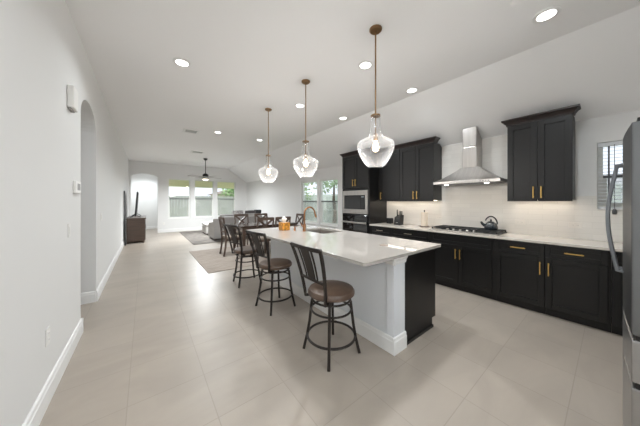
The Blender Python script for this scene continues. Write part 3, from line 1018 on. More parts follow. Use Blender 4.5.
for w in (0.45, 0.45, 0.45, 0.45, 0.62):
    d = MB()
    st = 0.06
    x = 2.601
    for a, b, c, e in ((y, y + st, 0.105, 0.876), (y + w - st, y + w, 0.105, 0.876), (y + st, y + w - st, 0.105, 0.165), (y + st, y + w - st, 0.816, 0.876)):
        d.box(x, a + 0.002, c, x + 0.019, b - 0.002, e)
    d.box(x, y + st - 0.002, 0.165, x + 0.011, y + w - st + 0.002, 0.816)
    dd = d.build('door', M_cab, isl)
    MB().box(x + 0.02, y + w - 0.045, 0.68, x + 0.045, y + w - 0.034, 0.83).build('handle', M_gold, dd)
    y += w + 0.005
# worktop with rounded corners and the sink cut-out
def rounded(x0, y0, x1, y1, r, n=6):
    pts = []
    for cx, cy, a in ((x1 - r, y1 - r, 0), (x0 + r, y1 - r, 90), (x0 + r, y0 + r, 180), (x1 - r, y0 + r, 270)):
        for k in range(n + 1):
            t = math.radians(a + 90 * k / n)
            pts.append((cx + r * math.cos(t), cy + r * math.sin(t)))
    return pts
bm = bmesh.new()
outer = rounded(IX0, IY0, IX1, IY1, 0.03)
inner = rounded(SK[0], SK[2], SK[1], SK[3], 0.03)
edges = []
for loop in (outer, inner):
    vs = [bm.verts.new((px, py, 0.914)) for px, py in loop]
    edges += [bm.edges.new((vs[i], vs[(i + 1) % len(vs)])) for i in range(len(vs))]
bmesh.ops.triangle_fill(bm, use_beauty=True, edges=edges)
ex = bmesh.ops.extrude_face_region(bm, geom=bm.faces[:])
bmesh.ops.translate(bm, verts=[e for e in ex['geom'] if isinstance(e, bmesh.types.BMVert)], vec=(0, 0, -0.029))
wb = MB()
wb.bm.free()
wb.bm = bm
top = wb.build('island_worktop', M_quartz, None, bevel=0.003)
tag(top, 'white quartz island worktop with sink cut-out', 'countertop')

sk = thing('kitchen_sink', 'undermount steel sink in the island worktop', 'sink', ((SK[0] + SK[1]) / 2, (SK[2] + SK[3]) / 2, 0.66))
m = MB()
a, b, c, d = SK[0] - 0.004, SK[1] + 0.004, SK[2] - 0.004, SK[3] + 0.004
m.box(a, c, 0.66, b, d, 0.666)
m.box(a, c, 0.666, a + 0.006, d, 0.8835)
m.box(b - 0.006, c, 0.666, b, d, 0.8835)
m.box(a + 0.006, c, 0.666, b - 0.006, c + 0.006, 0.8835)
m.box(a + 0.006, d - 0.006, 0.666, b - 0.006, d, 0.8835)
m.build('bowl', mat('satin_sink_steel', rgb(150, 143, 136), 0.4, 0.55), sk)
MB().cyl((2.34, 2.98, 0.6662), (2.34, 2.98, 0.670), 0.045).build('drain', M_dsteel, sk)

FXc, FYc = 2.065, 3.08
fc = thing('kitchen_faucet', 'copper gooseneck faucet at the island sink', 'faucet', (FXc, FYc, 0.914))
MB().lathe([(0, 0.0), (0.03, 0.0), (0.03, 0.01), (0.024, 0.014), (0.024, 0.11), (0.019, 0.118), (0, 0.118)], (FXc, FYc, 0.9145), 24).build('base', M_copper, fc, smooth=True)
pts = [(FXc, FYc, 1.03), (FXc, FYc, 1.14), (FXc, FYc, 1.20)] + [(FXc + 0.105 - 0.105 * math.cos(t), FYc, 1.20 + 0.105 * math.sin(t)) for t in [PI * k / 16 for k in range(1, 15)]]
lp = Vector(pts[-1])
pts += [tuple(lp + Vector((0.01, 0, -0.03))), tuple(lp + Vector((0.018, 0, -0.055)))]
MB().tube(pts, 0.0135, 14).build('gooseneck', M_copper, fc, smooth=True)
lp = Vector(pts[-1])
MB().cyl(lp, lp + Vector((0.016, 0, -0.05)), 0.0165, 0.018).build('spray_head', M_copper, fc, smooth=True)
MB().tube([(FXc, FYc + 0.02, 0.985), (FXc - 0.005, FYc + 0.055, 0.99), (FXc - 0.02, FYc + 0.075, 1.05)], [0.011, 0.009, 0.007], 10).build('lever', M_copper, fc, smooth=True)
sd = thing('soap_dispenser', 'small copper soap pump between tissue box and faucet', 'soap dispenser', (1.975, 3.235, 0.914))
MB().lathe([(0, 0), (0.022, 0), (0.022, 0.006), (0.017, 0.009), (0.017, 0.045), (0.01, 0.05), (0.01, 0.062), (0.016, 0.064), (0.016, 0.075), (0, 0.077)], (1.975, 3.235, 0.9145), 18).build('pump', M_copper, sd, smooth=True)
MB().cyl((1.975, 3.235, 0.984), (2.015, 3.22, 0.980), 0.005, seg=8).build('nozzle', M_copper, sd)

tb = thing('tissue_box', 'gold patterned tissue box on the island', 'tissue box', (1.88, 3.42, 0.914))
M_tbox = mat('amber_gold_pattern', rgb(190, 130, 48), 0.4, noise=((26, 26, 26), 0.6))
MB().box(1.81, 3.35, 0.9145, 1.95, 3.49, 1.045).build('box', M_tbox, tb, bevel=0.004)
MB().lathe([(0, 0.001), (0.032, 0.0015), (0.034, 0.0)], (1.88, 3.42, 1.0455), 20).build('slot', M_paper, tb)
m = MB()
n = 12
bot = [(1.88 + 0.022 * math.cos(2 * PI * k / n), 3.42 + 0.022 * math.sin(2 * PI * k / n), 1.047) for k in range(n)]
mid = [(1.88 + (0.036 + 0.012 * (k % 2)) * math.cos(2 * PI * k / n), 3.42 + (0.05 - 0.014 * (k % 2)) * math.sin(2 * PI * k / n), 1.085 + 0.012 * (k % 3)) for k in range(n)]
tp = [(1.875 + (0.012 + 0.01 * (k % 2)) * math.cos(2 * PI * k / n), 3.425 + (0.03 - 0.012 * (k % 3)) * math.sin(2 * PI * k / n), 1.115 + 0.02 * ((k * 5) % 3)) for k in range(n)]
m.hexa(bot, mid)
m.hexa(mid, tp)
m.build('tissue', M_paper, tb, smooth=True)
pc = thing('outlet_cover', 'flat grey pop-up outlet cover on the island worktop', 'outlet', (2.10, 1.55, 0.914))
MB().lathe([(0, 0.006), (0.04, 0.006), (0.046, 0.003), (0.046, 0), (0, 0)], (2.10, 1.55, 0.9143), 24)  .build('cap', mat('taupe_cap', rgb(150, 134, 122), 0.4), pc, smooth=True)

# ------------------------------------------------------------------ counter stools
def make_stool(label):
    root = thing('counter_stool', label, 'stool', (0, 0, 0), 0, 'counter stools along the island')
    MB().lathe([(0, 0.535), (0.2, 0.535), (0.218, 0.548), (0.22, 0.57), (0.205, 0.592), (0.15, 0.606), (0.07, 0.61), (0, 0.61)], seg=36).build('seat', M_leather, root, smooth=True, local=True)
    MB().lathe([(0, 0.515), (0.08, 0.515), (0.08, 0.534), (0, 0.534)], seg=20).build('swivel_plate', M_bronze, root, local=True)
    for k in range(4):
        a = PI / 4 + k * PI / 2
        prof = [(0.075, 0.512), (0.16, 0.506), (0.182, 0.47), (0.19, 0.40), (0.205, 0.27), (0.228, 0.14), (0.262, 0.0)]
        MB().tube([(r * math.cos(a), r * math.sin(a), z) for r, z in prof], 0.0115, sq=(0.025, 0.025)).build('leg', M_bronze, root, bevel=0.003, local=True)
    for r, z, t in ((0.222, 0.155, 0.011), (0.186, 0.40, 0.0095), (0.18, 0.497, 0.0095)):
        MB().tube([(r * math.cos(2 * PI * k / 40), r * math.sin(2 * PI * k / 40), z) for k in range(40)], t, 8, closed=True).build('foot_ring' if z < 0.2 else 'brace_ring', M_bronze, root, smooth=True, local=True)
    def bp(t, y):                       # a point of the back plane: t 0 seat .. 1 top
        x = -0.19 - 0.04 * t - 0.075 * t * t
        bow = -0.02 * (1 - (y / 0.22) ** 2) * t
        return Vector((x + bow, y * (0.66 + 0.34 * t), 0.525 + 0.495 * t))
    for s in (-1, 1):
        MB().tube([(-0.06, s * 0.07, 0.53), (-0.15, s * 0.135, 0.525)] + [tuple(bp(k / 8, s * 0.22)) for k in range(0, 9)], 0.01, sq=(0.022, 0.028)).build('back_post', M_bronze, root, bevel=0.003, local=True)
    for t, h in ((0.975, 0.034), (0.38, 0.022)):
        MB().tube([tuple(bp(t, -0.215 + 0.43 * k / 10)) for k in range(11)], 0.01, sq=(0.014, h)).build('back_rail', M_bronze, root, bevel=0.003, local=True)
    for y, w in ((-0.10, 0.016), (0.0, 0.11), (0.10, 0.016)):
        m = MB()
        for i in range(6):
            t0, t1 = 0.39 + 0.57 * i / 6, 0.39 + 0.57 * (i + 1) / 6
            a = [bp(t0, y - w / 2 / 0.85), bp(t0, y + w / 2 / 0.85)]
            b = [bp(t1, y - w / 2 / 0.85), bp(t1, y + w / 2 / 0.85)]
            th = Vector((0.008, 0, 0))
            m.hexa([a[0], a[1], a[1] + th, a[0] + th], [b[0], b[1], b[1] + th, b[0] + th])
        m.build('back_slat', M_bronze, root, local=True)
    return root
st1 = make_stool('dark metal counter stool with brown seat, nearest the camera')
st2 = dup(st1, (1.385, 2.76, 0), math.radians(6), 'dark metal counter stool with brown seat, middle of the three')
st3 = dup(st1, (1.40, 3.86, 0), math.radians(-4), 'dark metal counter stool at the far end of the island')
st1.location = (1.385, 1.615, 0)
for st, ang in ((st1, 0), (st2, 1), (st3, 16)):
    for ch in st.children:
        if ch.name.split('.')[0] in ('seat', 'back_post', 'back_rail', 'back_slat'):
            ch.rotation_euler = (0, 0, math.radians(ang))

# ------------------------------------------------------------------ pendants
def pendant(label, y):
    x = 1.83
    zb = 1.755
    r = thing('pendant_light', label, 'pendant light', (x, y, ZC), 0, 'glass pendants over the island')
    MB().lathe([(0, 0), (0.062, 0), (0.062, -0.012), (0.05, -0.024), (0, -0.024)], (x, y, ZC - 0.001), 28).build('canopy', M_brass, r, smooth=True)
    MB().cyl((x, y, ZC - 0.024), (x, y, 2.25), 0.0075, seg=12).build('rod', M_brass, r, smooth=True)
    MB().lathe([(0, 0.03), (0.012, 0.03), (0.02, 0.02), (0.048, 0.014), (0.048, 0.0), (0.0, 0.0)], (x, y, 2.252), 24).build('neck_cap', M_brass, r, smooth=True)
    prof = [(0.082, 0.0), (0.1, 0.018), (0.13, 0.06), (0.158, 0.11), (0.176, 0.16), (0.182, 0.195), (0.179, 0.222), (0.165, 0.246), (0.13, 0.264), (0.09, 0.28), (0.068, 0.302), (0.056, 0.345), (0.047, 0.43), (0.044, 0.495)]
    MB().lathe(prof, (x, y, zb), 40).build('glass_shade', M_pglass, r, smooth=True)
    MB().cyl((x, y, 2.252), (x, y, 2.075), 0.006, seg=10).build('stem', M_brass, r)
    MB().lathe([(0, 0.07), (0.016, 0.07), (0.022, 0.06), (0.022, 0.0), (0, 0.0)], (x, y, 2.01), 18).build('socket', M_brass, r, smooth=True)
    MB().lathe([(0, 0.0), (0.014, 0.0), (0.018, -0.02), (0.03, -0.055), (0.032, -0.075), (0.024, -0.1), (0, -0.112)], (x, y, 2.009), 18).build('bulb', M_bulb, r, smooth=True)
    add_light('pendant_lamp', 'POINT', (x, y, 1.86), PEND_W, (1.0, 0.97, 0.95), r, 0.05)
    return r
pendant('clear glass pendant over the near end of the island', 1.45)
pendant('clear glass pendant over the middle of the island', 2.695)
pendant('clear glass pendant over the far end of the island', 3.94)

# ------------------------------------------------------------------ recessed lights, vents, detectors
def downlight(label, x, y, z=ZC, w=None):
    r = thing('recessed_light', label, 'ceiling light', (x, y, z), 0, 'recessed ceiling lights')
    MB().lathe([(0.067, 0), (0.098, 0.0), (0.098, -0.004), (0.092, -0.008), (0.067, -0.008), (0.067, 0)], (x, y, z - 0.0005), 28).build('trim_ring', M_trim, r, smooth=True)
    MB().cyl((x, y, z - 0.006), (x, y, z - 0.001), 0.0665, seg=28).build('diffuser', M_led, r)
    add_light('downlight_lamp', 'AREA', (x, y, z - 0.01), DOWN_W if w is None else w, (0.885, 0.955, 1.0), r, 0.13, 'DISK', spread=2.5)
    return r
downlight('recessed light over the hallway floor by the left wall', 0.366, 3.275)
downlight('recessed light just left of the nearest pendant rod', 2.21, 1.91)
downlight('recessed light beside the middle pendant rod', 2.21, 3.44)
downlight('recessed light close to the slope, above the hood', 3.28, 1.90)
downlight('recessed light close to the slope, above the oven tower', 3.25, 3.41)
downlight('farthest recessed light, left of the far pendant', 1.44, 6.02, w=34)
downlight('recessed light just left of the far pendant rod', 2.55, 6.06, w=5)
downlight('large near recessed light in the top right of the ceiling', 2.94, 0.37)
downlight('added recessed light out of view, brightening the near left wall', 0.37, 0.75)  # added lamp above the view, lights the near wall and ceiling
downlight('added unseen recessed light inside the side hall behind the left arch', -1.5, 3.75, 2.8, 1.2)  # unseen lamp added to light the side hall
downlight('added unseen recessed light brightening the passage behind the far arch', 0.0, 13.5, 2.8, 26)  # unseen lamp added so the passage looks bright

el = thing('fill_lantern', 'added unseen lantern behind the camera, brightening the ceiling', 'pendant light', (0.6, -1.9, ZC))  # lantern added out of view to lift the ceiling brightness
MB().lathe([(0, 0), (0.06, 0), (0.06, -0.02), (0, -0.02)], (0.6, -1.9, ZC - 0.001), 20).build('canopy', M_brass, el)
MB().cyl((0.6, -1.9, ZC - 0.02), (0.6, -1.9, 2.62), 0.007, seg=10).build('rod', M_brass, el)
MB().lathe([(0, 0.0), (0.05, -0.03), (0.13, -0.1), (0.14, -0.26), (0.1, -0.36)], (0.6, -1.9, 2.62), 24).build('glass_shade', M_pglass, el, smooth=True)
MB().lathe([(0, 0.0), (0.03, -0.03), (0.03, -0.1), (0, -0.13)], (0.6, -1.9, 2.50), 16).build('bulb', M_bulb, el, smooth=True)
add_light('fill_lantern_lamp', 'POINT', (0.6, -1.9, 2.33), FILL_LANTERN_W, (0.89, 0.955, 1.0), el, 0.08)

def vent(label, x, y, w, l, dark):
    r = thing('ceiling_vent', label, 'vent', (x, y, ZC), 0, 'ceiling vents')
    m = MB()
    for a, b, c, d in ((x - w / 2, x + w / 2, y - l / 2, y - l / 2 + 0.05), (x - w / 2, x + w / 2, y + l / 2 - 0.05, y + l / 2), (x - w / 2, x - w / 2 + 0.05, y - l / 2 + 0.05, y + l / 2 - 0.05), (x + w / 2 - 0.05, x + w / 2, y - l / 2 + 0.05, y + l / 2 - 0.05)):
        m.box(a, c, ZC - 0.012, b, d, ZC - 0.0005)
    m.build('frame', M_trim, r)
    MB().box(x - w / 2 + 0.05, y - l / 2 + 0.05, ZC - 0.003, x + w / 2 - 0.05, y + l / 2 - 0.05, ZC - 0.0005).build('backing', dark, r)
    m = MB()
    k = x - w / 2 + 0.06
    while k < x + w / 2 - 0.07:
        m.hexa([(k, y - l / 2 + 0.051, ZC - 0.010), (k + 0.003, y - l / 2 + 0.051, ZC - 0.010), (k + 0.003, y + l / 2 - 0.051, ZC - 0.010), (k, y + l / 2 - 0.051, ZC - 0.010)],
               [(k + 0.008, y - l / 2 + 0.051, ZC - 0.0035), (k + 0.011, y - l / 2 + 0.051, ZC - 0.0035), (k + 0.011, y + l / 2 - 0.051, ZC - 0.0035), (k + 0.008, y + l / 2 - 0.051, ZC - 0.0035)])
        k += 0.022
    m.build('louvres', M_trim, r)
vent('white louvred ceiling vent nearer the kitchen', 0.90, 6.34, 0.34, 0.36, M_grey)
vent('white louvred ceiling vent in front of the ceiling fan', 1.46, 8.88, 0.40, 0.40, M_grey)
cv = MB().lathe([(0, -0.006), (0.04, -0.006), (0.045, -0.002), (0.045, 0)], (2.55, 0.50, ZC - 0.0005), 24).build('sprinkler_cover', M_ceil, None, smooth=True)
tag(cv, 'flush white round cover disc in ceiling near brightest light', 'sprinkler cover')

# ------------------------------------------------------------------ left wall fittings
ch = thing('door_chime', 'white chime box high on the left wall before the arch', 'door chime', (XL, 3.22, 2.33))
MB().box(XL + 0.001, 2.92, 2.235, XL + 0.045, 3.08, 2.43).build('box', M_plate, ch, bevel=0.008, segs=3)
MB().box(XL + 0.0005, 2.94, 2.222, XL + 0.025, 3.06, 2.234).build('grille', M_grey, ch)
th = thing('thermostat', 'white thermostat on the left wall beside the arch', 'thermostat', (XL, 3.34, 1.53))
MB().box(XL + 0.001, 3.13, 1.48, XL + 0.025, 3.33, 1.60).build('case', M_plate, th, bevel=0.006, segs=3)
MB().box(XL + 0.0252, 3.17, 1.51, XL + 0.026, 3.29, 1.575).build('screen', M_grey, th)
plate('light_switch', 'white switch plate on the left wall before the arch', 'switch', 'y', XL, 1, 2.985, 1.14, 0.075, 0.12, M_plate, [(0, 0, 0.033, 0.067)], 'left wall plates')
plate('light_switch', 'white switch plate on the left wall past the arch', 'switch', 'y', XL, 1, 4.90, 1.16, 0.12, 0.12, M_plate, [(-0.023, 0, 0.033, 0.067), (0.023, 0, 0.033, 0.067)], 'left wall plates')
plate('outlet_plate', 'white outlet plate low on the left wall', 'outlet', 'y', XL, 1, 2.42, 0.455, 0.075, 0.12, M_plate, [(0, 0.022, 0.033, 0.028), (0, -0.022, 0.033, 0.028)], 'left wall plates', True)
plate('outlet_plate', 'white outlet plate low on the far wall', 'outlet', 'x', YF, -1, 0.68, 0.40, 0.075, 0.12, M_plate, [(0, 0.022, 0.033, 0.028), (0, -0.022, 0.033, 0.028)], None, True)

# ------------------------------------------------------------------ dining area
rg = MB().box(0.975, 4.80, 0.0005, 4.15, 7.20, 0.010).build('area_rug', M_rug1, None, bevel=0.003)
tag(rg, 'beige woven rug under the dining table', 'rug')
rg2 = MB().box(1.24, 8.26, 0.0005, 4.2, 12.05, 0.010).build('area_rug', M_rug2, None, bevel=0.003)
tag(rg2, 'mottled grey rug under the sofa and ottoman', 'rug')
RT = 0.0105
tbl = thing('dining_table', 'dark wood dining table behind the island', 'table', (2.75, 6.18, RT))
TX0, TX1, TY0, TY1 = 1.92, 3.60, 5.70, 6.66
MB().box(TX0, TY0, 0.735, TX1, TY1, 0.77).build('tabletop', M_woodt, tbl, bevel=0.005)
m = MB().box(TX0 + 0.06, TY0 + 0.06, 0.65, TX1 - 0.06, TY0 + 0.085, 0.7345)
m.box(TX0 + 0.06, TY1 - 0.085, 0.65, TX1 - 0.06, TY1 - 0.06, 0.7345)
m.box(TX0 + 0.06, TY0 + 0.085, 0.65, TX0 + 0.085, TY1 - 0.085, 0.7345)
m.box(TX1 - 0.085, TY0 + 0.085, 0.65, TX1 - 0.06, TY1 - 0.085, 0.7345)
m.build('apron', M_wood, tbl)
for x in (TX0 + 0.05, TX1 - 0.13):
    for y in (TY0 + 0.05, TY1 - 0.13):
        MB().hexa([(x + .012, y + .012, RT), (x + .068, y + .012, RT), (x + .068, y + .068, RT), (x + .012, y + .068, RT)],
                  [(x, y, 0.7345), (x + .08, y, 0.7345), (x + .08, y + .08, 0.7345), (x, y + .08, 0.7345)]).build('leg', M_wood, tbl)

def make_chair(label):
    r = thing('dining_chair', label, 'chair', (0, 0, 0), 0, 'dining chairs around the table')
    MB().hexa([(-0.21, -0.2, 0.44), (0.23, -0.225, 0.44), (0.23, 0.225, 0.44), (-0.21, 0.2, 0.44)],
              [(-0.21, -0.2, 0.49), (0.23, -0.225, 0.49), (0.23, 0.225, 0.49), (-0.21, 0.2, 0.49)]).build('seat', M_seatg, r, bevel=0.02, segs=3, local=True)
    m = MB()
    for a, b, c, d in ((-0.2, -0.19, 0.21, -0.17), (-0.2, 0.17, 0.21, 0.19), (0.19, -0.17, 0.21, 0.17), (-0.2, -0.17, -0.18, 0.17)):
        m.box(a, b, 0.38, c, d, 0.439)
    m.build('seat_frame', M_wood, r, local=True)
    for s in (-1, 1):
        MB().hexa([(0.185, s * 0.195 - .016, 0), (0.217, s * 0.195 - .016, 0), (0.217, s * 0.195 + .016, 0), (0.185, s * 0.195 + .016, 0)],
                  [(0.175, s * 0.195 - .022, 0.439), (0.22, s * 0.195 - .022, 0.439), (0.22, s * 0.195 + .022, 0.439), (0.175, s * 0.195 + .022, 0.439)]).build('leg', M_wood, r, local=True)
        MB().tube([(-0.26, s * 0.19, 0), (-0.225, s * 0.19, 0.2), (-0.21, s * 0.195, 0.44), (-0.235, s * 0.2, 0.7), (-0.285, s * 0.205, 0.985)], 0.02, sq=(0.03, 0.04)).build('leg', M_wood, r, bevel=0.004, local=True)
    def bp(t, y):
        return (-0.212 - 0.073 * t ** 1.5, y, 0.46 + 0.525 * t)
    for t, h in ((0.95, 0.065), (0.28, 0.045)):
        MB().tube([bp(t, -0.19), bp(t, 0), bp(t, 0.19)], 0.01, sq=(0.022, h)).build('back_rail', M_wood, r, local=True)
    for s in (-1, 1):
        MB().tube([bp(0.31 + 0.6 * k / 6, s * (-0.18 + 0.36 * k / 6)) for k in range(7)], 0.01, sq=(0.017 + 0.003 * s, 0.05)).build('cross_brace', M_wood, r, local=True)
    return r
c0 = make_chair('dark wood cross-back chair at the left table end')
chairs = [((2.36, 5.50), 90, 'dark wood cross-back chair on the near table side, left one'),
          ((2.84, 5.50), 90, 'dark wood cross-back chair on near table side behind tissue box'),
          ((2.40, 6.86), -90, 'dark wood cross-back chair on the far table side, left one'),
          ((3.05, 6.86), -90, 'dark wood cross-back chair on the far table side, right one'),
          ((3.70, 6.18), 180, 'dark wood cross-back chair at the window end of the table')]
for (x, y), a, lb in chairs:
    dup(c0, (x, y, RT + 0.004), math.radians(a), lb)
c0.location = (1.84, 6.18, RT + 0.004)

# ------------------------------------------------------------------ living area
def cushion(x0, y0, z0, x1, y1, z1, r=0.05):
    return MB().box(x0, y0, z0, x1, y1, z1)
sf = thing('sofa', 'grey sofa seen from behind, past the dining table', 'sofa', (2.8, 9.1, RT))
SX0, SX1, SY0, SY1 = 1.93, 4.0, 8.63, 9.52
MB().box(SX0 + 0.02, SY0 + 0.02, 0.07, SX1 - 0.02, SY1 - 0.02, 0.40).build('base', M_sofa, sf, bevel=0.03, segs=3)
for x in (SX0, SX1 - 0.24):
    MB().prism([(SY0, 0.06), (SY1, 0.06), (SY1, 0.60), (SY1 - 0.06, 0.64), (SY0 + 0.22, 0.66), (SY0 + 0.1, 0.78), (SY0 + 0.02, 0.80), (SY0, 0.76)], 'x', x, x + 0.24).build('arm', M_sofa, sf, bevel=0.03, segs=3)
MB().box(SX0 + 0.245, SY0, 0.06, SX1 - 0.245, SY0 + 0.2, 0.84).build('backrest', M_sofab, sf, bevel=0.04, segs=3)
w = (SX1 - SX0 - 0.5) / 2
for k in range(2):
    a = SX0 + 0.25 + k * w
    MB().box(a + 0.004, SY0 + 0.21, 0.402, a + w - 0.004, SY1 - 0.03, 0.53).build('seat_cushion', M_sofa, sf, bevel=0.04, segs=3)
    MB().hexa([(a + .01, SY0 + .205, .535), (a + w - .01, SY0 + .205, .535), (a + w - .01, SY0 + .40, .535), (a + .01, SY0 + .40, .535)],
              [(a + .01, SY0 + .205, .92), (a + w - .01, SY0 + .205, .92), (a + w - .01, SY0 + .30, .92), (a + .01, SY0 + .30, .92)]).build('back_cushion', M_sofab, sf, bevel=0.05, segs=4)
for x in (SX0 + 0.06, SX1 - 0.12):
    for y in (SY0 + 0.06, SY1 - 0.12):
        MB().box(x, y, RT, x + 0.06, y + 0.06, 0.061).build('foot', M_wood, sf)
def pillow(label, c, rz, m, tilt=0.2):
    mb = MB()
    n = 8
    vs = {}
    for s in (1, -1):
        for i in range(n + 1):
            for j in range(n + 1):
                u, v = i / n * 2 - 1, j / n * 2 - 1
                if s == -1 and (i in (0, n) or j in (0, n)):
                    vs[(s, i, j)] = vs[(1, i, j)]
                    continue
                vs[(s, i, j)] = mb.bm.verts.new((u * 0.24 * (1 - 0.06 * v * v), s * 0.075 * ((1 - u * u) * (1 - v * v)) ** 0.45, v * 0.25 * (1 - 0.06 * u * u)))
            
    for s in (1, -1):
        for i in range(n):
            for j in range(n):
                mb.bm.faces.new([vs[(s, i, j)], vs[(s, i + 1, j)], vs[(s, i + 1, j + 1)], vs[(s, i, j + 1)]])
    o = mb.build('throw_pillow', m, None, smooth=True, local=True)
    o.location = c
    o.rotation_euler = (tilt, 0.0, rz)
    tag(o, label, 'pillow', 'throw pillows on the sofa')
    return o
M_pil = mat('patterned_pillow', rgb(176, 172, 172), 0.9, noise=((14, 14, 14), 0.5))
M_pil2 = mat('dark_pillow', rgb(92, 88, 90), 0.9)
pillow('patterned grey pillow resting on the sofa, right side', (2.93, 9.17, 0.80), 0.10, M_pil, 0.15)
pillow('plain charcoal pillow on the sofa beside the patterned one', (3.46, 9.17, 0.79), -0.08, M_pil2, 0.15)

ot = thing('ottoman', 'pale upholstered ottoman beyond the sofa', 'ottoman', (2.45, 10.7, RT))
MB().box(2.0, 10.25, 0.06, 3.0, 11.1, 0.36).build('base', M_otto, ot, bevel=0.03, segs=3)
MB().box(1.99, 10.24, 0.365, 3.01, 11.11, 0.49).build('cushion', M_otto, ot, bevel=0.04, segs=3)
for x in (2.05, 2.89):
    for y in (10.3, 10.99):
        MB().box(x, y, RT, x + 0.06, y + 0.06, 0.061).build('foot', M_wood, ot)

ac = thing('armchair', 'narrow black high-backed chair near the right wall beyond the table', 'armchair', (4.02, 10.15, RT))
ax, ay = 4.02, 10.15
MB().box(ax - 0.22, ay - 0.26, 0.10, ax + 0.22, ay + 0.32, 0.36).build('base', M_navy, ac, bevel=0.03, segs=3)
MB().box(ax - 0.20, ay - 0.15, 0.365, ax + 0.20, ay + 0.33, 0.48).build('seat_cushion', M_navy, ac, bevel=0.04, segs=3)
MB().hexa([(ax - .20, ay - .30, .365), (ax + .20, ay - .30, .365), (ax + .20, ay - .16, .365), (ax - .20, ay - .16, .365)],
          [(ax - .15, ay - .42, 0.86), (ax + .15, ay - .42, 0.86), (ax + .15, ay - .30, 0.86), (ax - .15, ay - .30, 0.86)]).build('backrest', M_navy, ac, bevel=0.04, segs=4)
MB().box(ax - 0.17, ay - 0.44, 0.865, ax + 0.17, ay - 0.30, 1.03).build('headrest', M_navy, ac, bevel=0.05, segs=4)
for s_ in (-1, 1):
    MB().box(ax + s_ * 0.255 - 0.03, ay - 0.24, 0.10, ax + s_ * 0.255 + 0.03, ay + 0.3, 0.60).build('arm', M_navy, ac, bevel=0.02, segs=3)
for dx in (-0.2, 0.15):
    for dy in (-0.24, 0.24):
        MB().box(ax + dx, ay + dy, RT, ax + dx + 0.05, ay + dy + 0.05, 0.099).build('foot', M_wood, ac)

# TV console, television, leaning panel
cs = thing('media_console', 'dark brown media console against the left wall', 'console', (-0.24, 10.5, 0))
CX0, CX1, CY0, CY1 = -0.475, 0.02, 9.78, 11.55
MB().box(CX0, CY0, 0.06, CX1 - 0.022, CY1, 0.80).build('body', M_wood, cs)
MB().box(CX0 - 0.01, CY0 - 0.02, 0.801, CX1 + 0.015, CY1 + 0.02, 0.84).build('top', M_wood, cs, bevel=0.004)
for k in range(4):
    a = CY0 + 0.02 + k * (CY1 - CY0 - 0.04) / 4
    d = MB().box(CX1 - 0.021, a + 0.004, 0.09, CX1, a + (CY1 - CY0 - 0.04) / 4 - 0.004, 0.78).build('door', M_wood, cs, bevel=0.003)
    MB().cyl((CX1, a + 0.38, 0.46), (CX1 + 0.02, a + 0.38, 0.46), 0.012, seg=12).build('knob', M_iron, d)
for x in (CX0 + 0.005, CX1 - 0.075):
    for y in (CY0 + 0.005, CY1 - 0.06):
        MB().box(x, y, 0.0005, x + 0.05, y + 0.05, 0.0595).build('leg', M_wood, cs)
tv = thing('television', 'black flat television on the dark media console', 'television', (-0.22, 10.6, 0.84))
TXc = -0.19
MB().hexa([(TXc - .085, 9.85, .90), (TXc - .045, 9.85, .90), (TXc - .045, 11.35, .90), (TXc - .085, 11.35, .90)], [(TXc - .03, 9.85, 1.735), (TXc + .004, 9.85, 1.735), (TXc + .004, 11.35, 1.735), (TXc - .03, 11.35, 1.735)]).build('panel', M_black, tv)
MB().hexa([(TXc - .0445, 9.87, .915), (TXc - .0425, 9.87, .915), (TXc - .0425, 11.33, .915), (TXc - .0445, 11.33, .915)], [(TXc + .0035, 9.87, 1.72), (TXc + .0055, 9.87, 1.72), (TXc + .0055, 11.33, 1.72), (TXc + .0035, 11.33, 1.72)]).build('screen', mat('matte_screen', rgb(16, 16, 18), 0.6, spec=0.2), tv)
for y in (10.05, 11.15):
    MB().tube([(TXc - 0.2, y, 0.8545), (TXc - 0.065, y, 0.95), (TXc + 0.08, y, 0.8545)], 0.013, 8).build('stand_leg', M_black, tv)
lp_ = thing('leaning_frame', 'tall slim dark frame leaning on the left wall behind console', 'frame', (-0.5, 9.7, 0))
m = MB()
def lean(z):
    return XL + 0.045 - 0.03 * z / 1.7
def slab(mb, y0, y1, z0, z1, t0, t1):
    mb.hexa([(lean(z0) + t0, y0, z0), (lean(z0) + t1, y0, z0), (lean(z0) + t1, y1, z0), (lean(z0) + t0, y1, z0)],
            [(lean(z1) + t0, y0, z1), (lean(z1) + t1, y0, z1), (lean(z1) + t1, y1, z1), (lean(z1) + t0, y1, z1)])
FY0, FY1 = 9.45, 9.74
slab(m, FY0, FY0 + 0.03, 0.001, 1.74, 0, 0.022)
slab(m, FY1 - 0.03, FY1, 0.001, 1.74, 0, 0.022)
slab(m, FY0 + 0.03, FY1 - 0.03, 0.001, 0.04, 0, 0.022)
slab(m, FY0 + 0.03, FY1 - 0.03, 1.70, 1.74, 0, 0.022)
m.build('border', M_black, lp_)
m = MB()
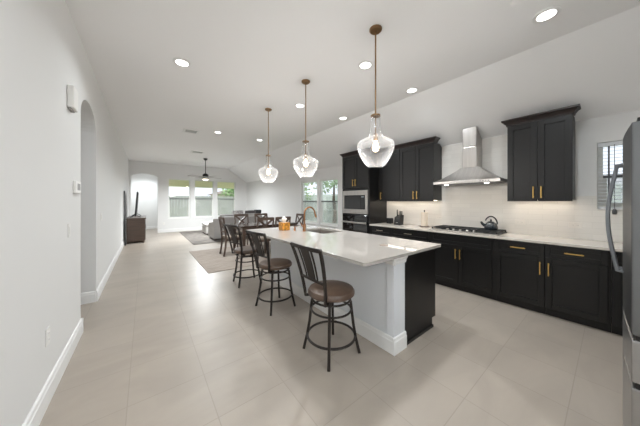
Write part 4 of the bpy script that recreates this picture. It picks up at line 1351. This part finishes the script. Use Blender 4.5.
slab(m, FY0 + 0.031, FY1 - 0.031, 0.041, 1.699, 0.004, 0.014)
m.build('panel', M_plate, lp_)

# ceiling fan
FXn, FYn = 1.93, 10.0
FZ = 2.30
fn = thing('ceiling_fan', 'black ceiling fan with pale blades and lit lamp', 'ceiling fan', (FXn, FYn, ZC))
MB().lathe([(0, 0), (0.075, 0), (0.07, -0.05), (0.03, -0.075), (0, -0.075)], (FXn, FYn, ZC - 0.001), 24).build('mount', M_black, fn, smooth=True)
MB().cyl((FXn, FYn, ZC - 0.075), (FXn, FYn, FZ + 0.22), 0.014, seg=12).build('rod', M_black, fn)
MB().lathe([(0, 0.0), (0.04, 0.0), (0.09, -0.03), (0.11, -0.06), (0.11, -0.11), (0, -0.11)], (FXn, FYn, FZ + 0.226), 28).build('motor', M_black, fn, smooth=True)
MB().lathe([(0.11, 0), (0.115, -0.04), (0, -0.04)], (FXn, FYn, FZ + 0.041), 28).build('light_ring', M_black, fn, smooth=True)
MB().lathe([(0.105, 0.055), (0.06, 0.065), (0.0, 0.065)], (FXn, FYn, FZ + 0.046), 24).build('blade_hub', M_dsteel, fn, smooth=True)
MB().lathe([(0.10, 0.0), (0.095, -0.03), (0.07, -0.05), (0, -0.055)], (FXn, FYn, FZ), 24).build('lamp', M_fanlight, fn, smooth=True)
add_light('fan_lamp', 'AREA', (FXn, FYn, FZ - 0.075), FAN_W, (0.92, 0.97, 1.0), fn, 0.2, 'DISK')
for k in range(4):
    a = math.radians(18 + 90 * k)
    M = Matrix.Translation((FXn, FYn, FZ + 0.081)) @ Matrix.Rotation(a, 4, 'Z') @ Matrix.Rotation(math.radians(9), 4, 'X')
    MB().hexa([(0.1, -0.05, -0.004), (0.66, -0.075, -0.004), (0.68, 0.0, -0.004), (0.66, 0.075, -0.004), (0.1, 0.05, -0.004)],
              [(0.1, -0.05, 0.004), (0.66, -0.075, 0.004), (0.68, 0.0, 0.004), (0.66, 0.075, 0.004), (0.1, 0.05, 0.004)]).xf(M).build('blade', M_fanbl, fn)
